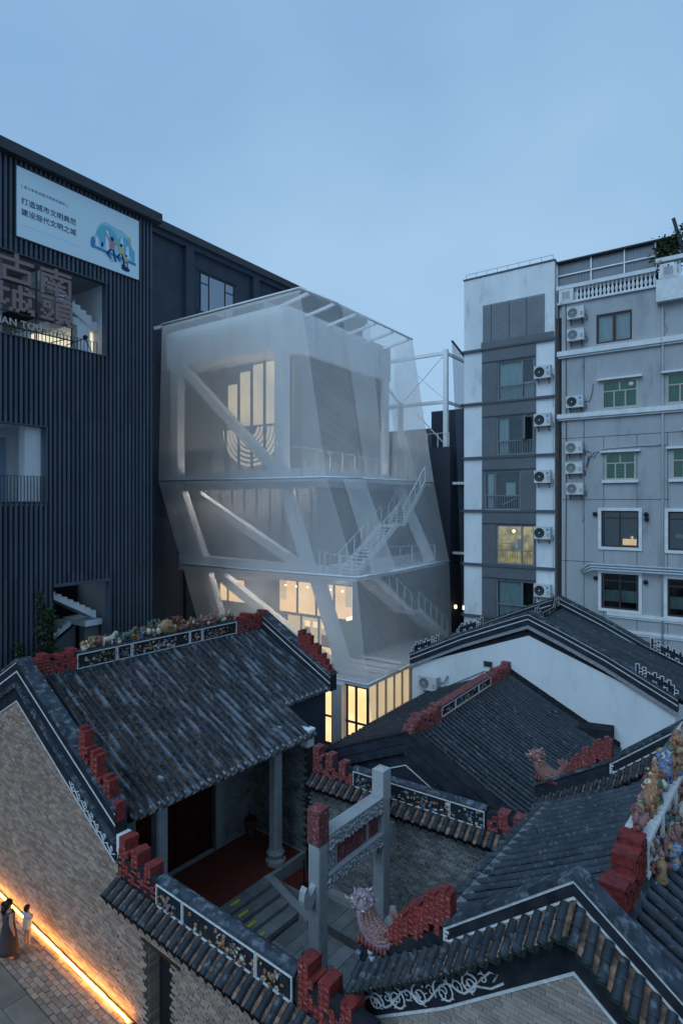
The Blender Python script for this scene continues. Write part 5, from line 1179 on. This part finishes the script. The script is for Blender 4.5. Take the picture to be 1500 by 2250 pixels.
mb = MB(); mb.seg((-.5, .1, .05), (.1, -.35, .42), .03); mb.seg((.1, -.35, .42), (.75, .1, .0), .025); part('arm', mb, wire_m, FL)
mb = MB(); mb.ball((.12, -.38, .47), (.11, .1, .1), 0, 10, 6); part('lamp_head', mb, wire_m, FL)

# ------------------------------------------------------------------ white apartment block
WB = root(FW, 35, 'apartment_block', 'narrow white apartment block with a dark grey window strip and ledges', 'building')
bands = [21.41, 18.28, 15.11, 12.01, 8.86, 5.82, 2.7]
wins = [(2.04, 4.16, 18.42, 20.62), (2.0, 4.16, 15.27, 17.46), (1.28, 3.40, 12.14, 14.36), (2.0, 4.16, 9.02, 11.26), (2.0, 4.16, 5.95, 8.12), (2.0, 4.16, 2.8, 5.0)]
f = MB(); wall_holes(f, 0, 5.25, -1, 25.75, 0, .3, wins); f.box(0, .3, .3, 13, -1, 25.75); f.box(4.95, 5.25, .3, 13, -1, 25.75); f.box(.3, 4.95, 12.7, 13, -1, 25.75); f.box(.3, 4.95, .3, 12.7, 24.8, 25.0); part('wall', f, plast_w, WB)
f = MB(); f.box(-.04, 5.29, -.05, .32, 25.75, 25.83); f.box(-.04, .32, .32, 13, 25.75, 25.83); part('parapet_coping', f, ledge_g, WB)
f = MB()
for i in range(9): f.seg((.1+i*.63, .1, 25.83), (.1+i*.63, .1, 26.12), .025)
f.seg((.1, .1, 26.12), (5.14, .1, 26.12), .025); part('roof_rail', f, pipe_m, WB)
sp_ = bx('strip_panel', 1.19, 4.72, -.07, -.004, 21.56, 24.05, louvre_g, WB)
for x in (1.7, 2.75, 3.75): bx('panel_seam', x-.015, x+.015, -.085, -.07, 21.9, 24.0, frame_d, sp_)
for k in range(24): bx('louvre', 1.22, 4.70, -.078, -.07, 21.95+k*.085, 21.975+k*.085, panel_g, sp_)
bx('panel_base', 1.1, 5.22, -.09, -.004, 21.5, 21.9, panel_g, WB)
for k, w in enumerate(wins):
    zt = bands[k]; f = MB(); wall_holes(f, 1.13, 4.25, bands[k+1]+.14, zt-.02, -.055, -.003, [w]); part('strip_panel', f, panel_g, WB)
    f = MB(); f.box(1.13, 4.25, -.075, -.058, w[3]+.04, w[3]+.1); part('panel_seam', f, frame_d, WB)
for z in bands:
    f = MB(); f.box(-.18, 1.12, -.16, -.003, z, z+.13); f.box(1.12, 4.26, -.13, -.004, z+.01, z+.12); f.box(4.26, 5.28, -.16, -.003, z, z+.13); f.box(-.18, -.002, -.16, .5, z, z+.13); part('ledge', f, ledge_g, WB)
for k, (x0, x1, z0, z1) in enumerate(wins):
    mull = x1-.68 if k != 2 else x0+.65; tz_ = z0+(z1-z0)*.36
    back = {3: room_e}.get(k, room_d)
    cur = (None if k in (2, 3) else curt_w); half = {0: (x0+.1, mull), 1: (x0+.1, x0+.65), 4: (x0+.1, mull), 5: (x0+.1, mull)}.get(k)
    wn = window(WB, x0, x1, z0, z1, .03, frame_g, glz_m if k in (0, 3) else glz_m, (mull,), ((tz_, x0+.05, x1-.05),), fw=.07, back=back, curtain=cur, half=half)
    if k == 0:
        c = MB(); n = 8
        for i in range(n): a = mull+.05+(x1-mull-.12)*i/n; c.add([(a, .2+.04*(i % 2), z0+.1), (a+(x1-mull-.12)/n, .2+.04*((i+1) % 2), z0+.1), (a+(x1-mull-.12)/n, .2+.04*((i+1) % 2), z0+.95), (a, .2+.04*(i % 2), z0+.95)], [(0, 1, 2, 3)])
        part('curtain', c, curt_w, wn)
    rl = MB()
    for i in range(15): xx = x0+.1+i*(x1-x0-.2)/14; rl.seg((xx, -.03, z0+.06), (xx, -.03, tz_-.02), .022)
    rl.seg((x0+.05, -.03, tz_), (x1-.05, -.03, tz_), .04); part('guard_rail', rl, frame_g, WB)
    if k == 1:
        s = MB(); s.T = Matrix.Translation((mull, .0, 0)) @ Matrix.Rotation(rad(-62), 4, 'Z'); s.box(0, .70, -.03, .02, tz_+.02, z1-.06); s.T = s.T; part('open_sash', s, frame_g, wn)
    if k == 3:
        s = MB(); s.ball((x0+.9, .3, z1-.35), .09, 0, 10, 6); part('ceiling_lamp', s, lamp_e, wn)
        s = MB(); s.box(x0+.1, x0+.8, .3, .45, z0+1.15, z0+1.2); s.ball((x0+.85, .35, z0+1.0), (.14, .1, .3), 0, 8, 5); s.box(x0+1.1, x0+1.35, .3, .4, z0+.85, z0+1.45); part('furniture', s, curt_w, wn)
        s = MB(); s.box(x0+1.32, x1-.75, .28, .3, z0+.1, z1-.1); part('curtain', s, c_cr, wn)
    if k == 2:
        s = MB(); s.box(x0+1.2, x0+1.75, .22, .28, z0+.75, z0+1.55); s.seg((x0+1.0, .2, z0+.3), (x0+1.9, .2, z0+.7), .06); s.box(x0+.15, x0+.5, .15, .2, z0+.1, z1-.15); part('laundry', s, curt_w, wn)
AG = 'air conditioners on the white apartment block'
for k, (z, nm) in enumerate(((19.33, 'topmost'), (16.72, 'second from the top'), (13.62, 'third from the top'), (10.55, 'fourth down, by the lit window'), (7.40, 'lowest, just above the tiled roofs'))):
    ac_unit(FW, 35, 4.70, 0, z, .86, .68, f'air conditioner on the white block, {nm}', True, AG)
p = MB(); p.tube([(5.42, .1, 24), (5.42, .1, 1)], .05, 6); part('drain_pipe', p, rust_m, WB)

# ------------------------------------------------------------------ grey apartment block
GB = root(FW, 35, 'apartment_building', 'wide grey rendered apartment building with white cornices and roof balustrade', 'building')
y0 = .02
gw = [(7.37, 9.07, 20.85, 22.38), (7.66, 9.33, 17.42, 18.86), (10.62, 12.3, 17.42, 18.88), (7.80, 9.24, 13.72, 15.1), (10.85, 12.3, 13.72, 15.15), (7.62, 9.38, 10.25, 12.12), (10.68, 12.4, 10.2, 12.1), (7.62, 9.38, 7.05, 8.88), (10.65, 12.4, 6.95, 8.8), (7.62, 9.38, 3.9, 5.2)]
f = MB(); wall_holes(f, 5.62, 20, -1, 23.3, y0, .32, gw); f.box(5.62, 5.92, .32, 14, -1, 23.3); f.box(5.3, 5.62, 1.2, 1.4, -1, 23.5); part('wall', f, plast_g, GB)
f = MB(); f.box(5.30, 5.6, .15, .3, 22.6, 23.3); part('gap_cover', f, plast_g, GB)
for z, h, d in ((20.42, .26, .24), (17.06, .24, .24), (6.72, .16, .12), (5.9, .14, .10)):
    f = MB(); f.box(5.42 if z > 10 else 7.9, 20, y0-d, y0-.003, z, z+h); f.box(5.47 if z > 10 else 7.95, 20, y0-d*.6, y0-.004, z-.10, z-.002); part('cornice', f, trim_w, GB)
f = MB()
for z, xa, xb in ((15.98, 5.66, 20), (12.68, 5.66, 10.7), (9.40, 5.66, 7.2), (4.7, 5.66, 20)): f.box(xa, xb, y0-.006, y0-.002, z, z+.035)
for x, za, zb in ((6.75, 1, 20.3), (7.72, 2, 16), (9.28, 2, 16), (10.65, 2, 16)): 
    f.box(x, x+.03, y0-.008, y0-.003, za, zb)
part('render_joint', f, ledge_g, GB)
# balustrade
f = MB(); f.box(5.38, 10.2, -.16, .2, 24.02, 24.22); f.box(5.42, 10.2, -.12, .16, 23.24, 23.34); f.box(10.2, 20, -.45, .25, 24.30, 24.5); f.box(10.2, 20, -.40, .25, 23.35, 23.48); f.box(10.2, 20, -.40, y0, 22.4, 23.35); part('balustrade_rail', f, trim_w, GB)
f = MB(); f.box(10.24, 20, -.36, y0, 22.45, 23.33); part('balcony_front', f, plast_g, GB)
prof = [(.085, 0), (.085, .05), (.05, .08), (.045, .12), (.085, .24), (.08, .32), (.045, .44), (.04, .55), (.07, .6), (.085, .63), (.085, .68)]
bm = MB(); bm.lathe(prof, n=8); bme = bm.mesh('baluster', trim_w)
for k in range(20): part('baluster', bme, None, GB, M=Matrix.Translation((6.42+k*.193, .02, 23.34)))
for k in range(14): part('baluster', bme, None, GB, M=Matrix.Translation((11.2+k*.22, -.2, 23.48)) @ Matrix.Diagonal((1.1, 1.1, 1.2, 1)))
for x, y, z in ((5.5, -.14, 23.3), (10.35, -.40, 23.45)):
    f = MB(); f.box(x, x+.75, y, y+.25, z, z+.75); f.box(x+.12, x+.63, y-.02, y+.02, z+.12, z+.63); o = part('pedestal', f, trim_w, GB); f = MB(); f.box(x+.17, x+.58, y-.024, y-.018, z+.17, z+.58); part('pedestal_inset', f, plast_g, o)
f = MB(); f.box(6.3, 10.2, .6, .62, 23.3, 24.2); part('dark_sheet', f, frame_d, GB)  # thin dark sheet behind the balusters, in place of a recess
# roof wind screen
f = MB()
for i in range(60): xx = 5.3+i*.08; f.box(xx, xx+.078, .50+(.018 if i % 2 else 0), .53+(.018 if i % 2 else 0), 24.0, 25.62)
part('wind_screen', f, louvre_g, GB)
for x in (5.25, 7.0, 8.62, 10.05): bx('screen_post', x, x+.06, .40, .46, 24.0, 25.65, steel_w, GB)
bx('screen_rail', 5.25, 10.1, .40, .45, 24.95, 25.01, steel_w, GB); bx('screen_roof', 5.1, 11.2, .25, 1.8, 25.66, 25.74, frame_d, GB)
def gwin(k, kind):
    x0, x1, z0, z1 = gw[k]; w = x1-x0
    if kind == 'brown': 
        wn = window(GB, x0, x1, z0, z1, y0+.06, frame_br, glz_m, ((x0+x1)/2-.02, (x0+x1)/2+.04), (), .09, room_d, curt_w)
    elif kind == 'green':
        zt = z0+(z1-z0)*.62
        wn = window(GB, x0, x1, z0, z1, y0+.03, frame_t, glz_g, ((x0+w*.34, z0+.05, zt), (x0+w*.66, z0+.05, zt), (x0+w*.5, zt, z1-.05)), (zt,), .075, room_d, curt_g)
        f = MB(); f.box(x0-.22, x1+.22, y0-.22, y0-.003, z1+.03, z1+.13); part('window_hood', f, trim_w, wn)
        if z0 < 15: f = MB(); f.box(x0-.14, x1+.14, y0-.16, y0-.003, z0-.16, z0-.02); part('window_sill', f, trim_w, wn)
        else: f = MB(); f.lathe([(.001, 0), (.12, .005), (.12, .02)], n=12); part('fan_vent', f, trim_w, wn, M=Matrix.Translation((x1-.3, y0-.0, z1-.28)) @ Matrix.Rotation(rad(90), 4, 'X'))
        gr = MB()
        for q in range(5): gr.box(x0+w*.36, x0+w*.64, y0+.085, y0+.095, z0+.12+q*.15, z0+.135+q*.15)
        part('window_grille', gr, trim_w, wn)
    else:
        wn = window(GB, x0, x1, z0, z1, y0+.05, frame_br, glz_d, (x0+w*.5,), (z1-.38,), .08, room_d, curt_w if k in (7, 8, 9) else None, cz=(z0+.35, z0+.95))
        f = MB(); e = .15; q = y0-.07
        f.box(x0-e, x1+e, q, y0-.002, z1, z1+e); f.box(x0-e, x1+e, q, y0-.002, z0-e, z0); f.box(x0-e, x0, q, y0-.002, z0, z1); f.box(x1, x1+e, q, y0-.002, z0, z1); part('window_surround', f, trim_w, wn)
        if k == 5: f = MB(); f.box(x0+w*.55, x1-.14, y0+.3, y0+.32, z0+.1, z0+.42); f.ball((x0+w*.8, y0+.3, z0+.5), .07, 0, 8, 5); part('lit_corner', f, warm_p, wn)
        if k == 6: f = MB(); f.box(x0+.3, x0+.62, y0+.2, y0+.22, z0+.6, z0+.78); part('paper', f, curt_w, wn)
    return wn
for k, kd in enumerate(('brown', 'green', 'green', 'green', 'green', 'dark', 'dark', 'dark', 'dark', 'dark')): gwin(k, kd)
f = MB(); f.box(10.72, 14, y0-.35, y0-.003, 12.5, 15.3); f.box(10.72, 14, y0-.35, y0-.003, 15.3, 15.35)
AG2 = 'air conditioners on the grey apartment building'
for z, nm, dk, bl, x in ((22.28, 'top of the pair under the balustrade', False, False, 6.42), (21.12, 'lower of the pair beside the brown window', False, False, 6.42), (17.58, 'single with dark fan, left of a green window', True, True, 6.38), (15.15, 'top of the column of three', False, False, 6.34), (14.08, 'middle of the column of three', False, False, 6.34), (12.97, 'bottom of the column of three', False, False, 6.38)):
    ac_unit(FW @ Matrix.Translation((0, y0, 0)), 35, x, 0, z, .84, .62, f'white air conditioner on the grey wall, {nm}', dk, AG2, blue=bl)
for k in range(3):
    p = MB(); dz = -.13*k; dx = .1*k
    p.tube([(6.62+dx, -.12-.09*k, 8.92+dz*.3-.0), (6.95+dx, -.12-.09*k, 9.28+dz), (7.05+dx, -.12-.09*k, 9.32+dz), (20, -.12-.09*k, 9.32+dz)], .055, 8); part('wall_pipe', p, pipe_m, GB)
for (x, z) in ((9.72, 11.95), (9.74, 11.72), (7.32, 11.95), (9.70, 8.55), (7.35, 8.6)):
    p = MB(); p.lathe([(.11, 0), (.11, .14), (.08, .16)], n=12); part('exhaust_pipe', p, wire_m, GB, M=Matrix.Translation((x, y0-.0, z)) @ Matrix.Rotation(rad(90), 4, 'X'))
p = MB(); p.tube([(10.2, -.02, 23.3), (10.22, -.03, 22.6), (10.45, -.03, 22.1), (10.55, -.03, 21.9), (10.5, -.03, 21.5), (10.65, -.03, 21.1), (10.45, -.03, 20.75), (10.4, -.28, 20.6), (10.4, -.03, 20.2), (10.38, -.03, 18.9), (10.45, -.03, 18.4)], .013, 5); part('loose_cable', p, ac_gr, GB)
p = MB(); p.tube([(6.9, -.05, 15.3), (7.1, -.03, 15.25), (7.25, -.03, 14.9), (7.4, -.03, 15.2), (7.75, -.03, 15.35), (9.4, -.04, 15.42), (10.0, -.06, 15.40), (10.6, -.03, 15.44)], .03, 5); part('loose_cable', p, pipe_m, GB)
p = MB(); p.tube([(7.0, -.02, 15.0), (6.9, -.03, 14.4), (7.05, -.03, 14.9), (7.3, -.03, 15.2)], .018, 5); part('loose_cable', p, rust_m, GB)
p = MB(); p.tube([(6.75, -.02, 17.9), (7.05, -.02, 17.9), (7.2, -.02, 18.4), (7.22, -.02, 18.8)], .016, 5); part('loose_cable', p, rust_m, GB)
cc = thing('security_camera', 'white bullet camera on the grey wall at the right edge', 'camera', FW @ Vector((11.35, y0, 16.05)), -rad(35), )
f = MB(); f.tube([(0, 0, 0), (0, -.12, .02), (.12, -.3, -.02)], .02, 6); part('arm', f, pipe_m, cc); f = MB(); f.tube([(-.05, -.2, .05), (.3, -.45, -.12)], .07, 10); part('camera_body', f, trim_w, cc)

for x, z in ((6.75, 22.4), (6.72, 21.2), (6.74, 17.6), (6.70, 13.0)):
    p = MB(); zz = [z-.25*i for i in range(7)]; p.tube([(x+.03*math.sin(i*1.7), -.03-.05*math.exp(-i), q) for i, q in enumerate(zz)], .014, 5); part('drain_hose', p, pipe_m, GB)
p = MB(); p.tube([(10.45, -.05, 22.3), (10.45, -.05, 1)], .05, 8); part('drain_pipe', p, plast_g, GB)
p = MB(); p.tube([(5.85, -.04, 23.2), (5.88, -.04, 15), (5.84, -.04, 9), (5.86, -.04, 2)], .018, 5); part('loose_cable', p, wire_m, GB)
for k, z in enumerate((20.0, 17.2, 14.1, 11.0, 7.9)):
    p = MB(); p.tube([(5.15, -.2, z-.3), (5.2, -.1, z-.6), (5.17, -.03, z-1.3), (5.18, -.03, z-2.2)], .014, 5); part('drain_hose', p, pipe_m, WB)
# ------------------------------------------------------------------ plants
def leaf_cloud(name, parent, pts, s, m, seed, n):
    rr = random.Random(seed); mb = MB()
    for i in range(n):
        c, r = rr.choice(pts); p = Vector(c)+Vector((rr.gauss(0, r), rr.gauss(0, r), rr.gauss(0, r*1.1))); a = Vector((rr.uniform(-1, 1), rr.uniform(-1, 1), rr.uniform(-1, .6))).normalized(); b = a.cross(Vector((rr.uniform(-1, 1), rr.uniform(-1, 1), 1))).normalized(); l = s*rr.uniform(.6, 1.4)
        mb.add([tuple(p), tuple(p+a*l*.5+b*l*.28), tuple(p+a*l), tuple(p+a*l*.5-b*l*.28)], [(0, 1, 2, 3)])
    return part(name, mb, m, parent, kind='stuff')
for (x, z0_, z1_, w, lb, s) in ((-5.55, 4.5, 8.75, .24, 'tall slim dark creeper beside the lower stair opening', 3), (-5.12, 5.0, 8.1, .16, 'short creeper right against the lower stair opening', 4), (-6.45, 4.5, 6.9, .14, 'smallest creeper, low on the ribbed wall near the temple ridge', 5)):
    t = thing('climbing_plant', lb, 'plant', FDR @ Vector((x, -.18, z0_)), -rad(35)+rad(90), 'creepers growing up the ribbed wall')
    hgt = z1_-z0_; leaf_cloud('foliage', t, [((math.sin(k*1.3)*.06, -.05, hgt*k/14), w*(1-.75*k/14)+.03) for k in range(15)], .13, leaf_m, s, 650)
    part('stem', MB().tube([(0, 0, -4), (.03, 0, hgt*.4), (0, 0, hgt)], [.04, .03, .01], 5), bark_m, t)
RP = thing('roof_shrub', 'bushy dark shrub behind the roof balustrade of the grey building', 'shrub', FW @ Vector((10.55, .25, 24.25)), -rad(35))
leaf_cloud('foliage', RP, [((.0, 0, .9), .24), ((.3, .1, 1.15), .2), ((-.15, .1, .5), .24), ((.35, 0, .6), .28), ((.1, 0, .3), .3)], .17, leaf_m, 8, 1500)
part('stem', MB().tube([(.1, 0, 0), (.12, 0, .6), (.2, .02, 1.4)], [.05, .04, .015], 5), bark_m, RP)
RP = thing('potted_tree', 'thin branched tree on the roof at the right edge', 'tree', FW @ Vector((11.7, .6, 24.3)), -rad(35))
b = MB(); pts = []
rr = random.Random(9); b.tube([(0, 0, 0), (.05, 0, .7), (0, .05, 1.5)], [.05, .04, .02], 6)
for i in range(9):
    a = rr.uniform(0, 6.28); z = .5+i*.11; e = (math.cos(a)*.5, math.sin(a)*.4, z+.45); b.tube([(.03, 0, z), (e[0]*.6, e[1]*.6, z+.25), e], [.02, .014, .006], 5); pts.append((e, .13))
part('trunk', b, bark_m, RP); leaf_cloud('crown', RP, pts, .16, leaf_m, 10, 420)
b = MB(); b.seg((0, 0, 0), (-.55, 0, 2.3), .16); prop(part('leaning_beam', b, frame_d, M=FW @ Matrix.Translation((11.45, .1, 24.2))), 'dark beam leaning above the roof shrub on the grey building', 'beam')

# ------------------------------------------------------------------ people in the lane
def person(loc, rz, h, label, joints, mats, zones, hair, extra):
    t = thing('person', label, 'person', loc, rz)
    V, E, Rd = joints
    me = bpy.data.meshes.new('body'); me.from_pydata([(a*h, b*h, c*h) for a, b, c in V], E, []); o = bpy.data.objects.new('body', me); C.objects.link(o)
    sk = o.modifiers.new('s', 'SKIN'); sk.use_smooth_shade = True
    for i, r in enumerate(Rd):
        v = me.skin_vertices[0].data[i]; v.radius = (r*h, r*h); v.use_root = (i == 0)
    ss = o.modifiers.new('u', 'SUBSURF'); ss.levels = 2; ss.render_levels = 2
    dg = bpy.context.evaluated_depsgraph_get(); dg.update(); m2 = bpy.data.meshes.new_from_object(o.evaluated_get(dg)); bpy.data.objects.remove(o)
    m2.materials.clear()
    for q in mats: m2.materials.append(q)
    for p in m2.polygons: p.material_index = zones(p.center.x/h, p.center.y/h, p.center.z/h); p.use_smooth = True
    b = part('body', m2, None, t)
    mb = MB(); hair(mb, h); part('hair', mb, hair_m, t)
    for nm, f, m in extra: mb = MB(); f(mb, h); part(nm, mb, m, t)
    return t
def skel(arms):
    V = [(0, 0, .53), (0, .0, .62), (0, .005, .72), (0, .0, .81), (0, .005, .86), (0, -.005, .91), (0, -.008, .955)]; E = [(0, 1), (1, 2), (2, 3), (3, 4), (4, 5), (5, 6)]; Rd = [.085, .078, .088, .062, .034, .058, .05]
    V.append((0, -.062, .915)); E.append((5, 7)); Rd.append(.014)      # nose
    for s in (-1, 1):
        i = len(V); V += [(s*.055, 0, .48), (s*.06, -.01, .28), (s*.065, .015, .05), (s*.07, -.07, .025)]; E += [(0, i), (i, i+1), (i+1, i+2), (i+2, i+3)]; Rd += [.062, .042, .028, .022]
        i = len(V); sh, el, wr, hd = arms[0 if s < 0 else 1]
        V += [sh, el, wr, hd]; E += [(3, i), (i, i+1), (i+1, i+2), (i+2, i+3)]; Rd += [.042, .03, .022, .022]
        hv_ = Vector(hd); d = (Vector(hd)-Vector(wr)).normalized(); sd = d.cross(Vector((0, 1, .3))).normalized()
        for k in range(4):
            j = len(V); a = hv_+d*(.035+.006*(1-abs(k-1.5)))+sd*(.012*(k-1.5)); V.append(tuple(a)); E.append((i+3, j)); Rd.append(.0065)
        j = len(V); V.append(tuple(hv_+d*.01+sd*.03)); E.append((i+3, j)); Rd.append(.0075)
    return V, E, Rd
def hair_short(mb, h): mb.ball((0, .012*h, .955*h), (.072*h, .078*h, .062*h), 0, 12, 8, .04); mb.ball((0, .03*h, .91*h), (.06*h, .055*h, .055*h), 0, 10, 6, .04)
def hair_bun(mb, h): hair_short(mb, h); mb.ball((0, .09*h, .985*h), .03*h, 0, 8, 6, .05); mb.tube([(0, .06*h, .93*h), (0, .075*h, .86*h), (0, .07*h, .78*h)], [.045*h, .05*h, .02*h], 8)
ch_arms = [((-.085, 0, .79), (-.125, -.03, .68), (-.05, -.10, .66), (-.02, -.12, .68)), ((.085, 0, .79), (.125, -.03, .68), (.05, -.10, .66), (.02, -.12, .68))]
ad_arms = [((-.10, 0, .80), (-.13, .01, .64), (-.12, -.03, .50), (-.118, -.04, .455)), ((.10, 0, .80), (.14, .0, .66), (.16, -.08, .62), (.165, -.11, .62))]
person((-8.85, 16.54, .05), rad(150), 1.12, 'small child in a white shirt and tan trousers beside the light strip', skel(ch_arms), [skin_m, shirt_m, tan_m],
       lambda x, y, z: 0 if z > .845 or z < .09 or (abs(x) < .09 and y < -.085 and z > .6) else (1 if z > .49 else 2), hair_short,
       [('shirt_hem', lambda mb, h: mb.lathe([(.115*h, .45*h), (.105*h, .5*h), (.10*h, .62*h), (.1*h, .70*h)], n=14), shirt_m)])
def dress(mb, h): mb.lathe([(.16*h, .14*h), (.15*h, .22*h), (.125*h, .42*h), (.105*h, .55*h), (.088*h, .63*h), (.098*h, .72*h), (.09*h, .79*h), (.05*h, .83*h)], n=16)
person((-9.08, 16.02, .05), rad(140), 1.62, 'adult with dark hair in a long dark dress walking beside the child', skel(ad_arms), [skin_m, dress_m, wood_m],
       lambda x, y, z: 0 if z > .835 or (.03 < z < .13) or abs(x) > .115 else (2 if z <= .03 else 1), hair_bun, [('dress', dress, dress_m)])
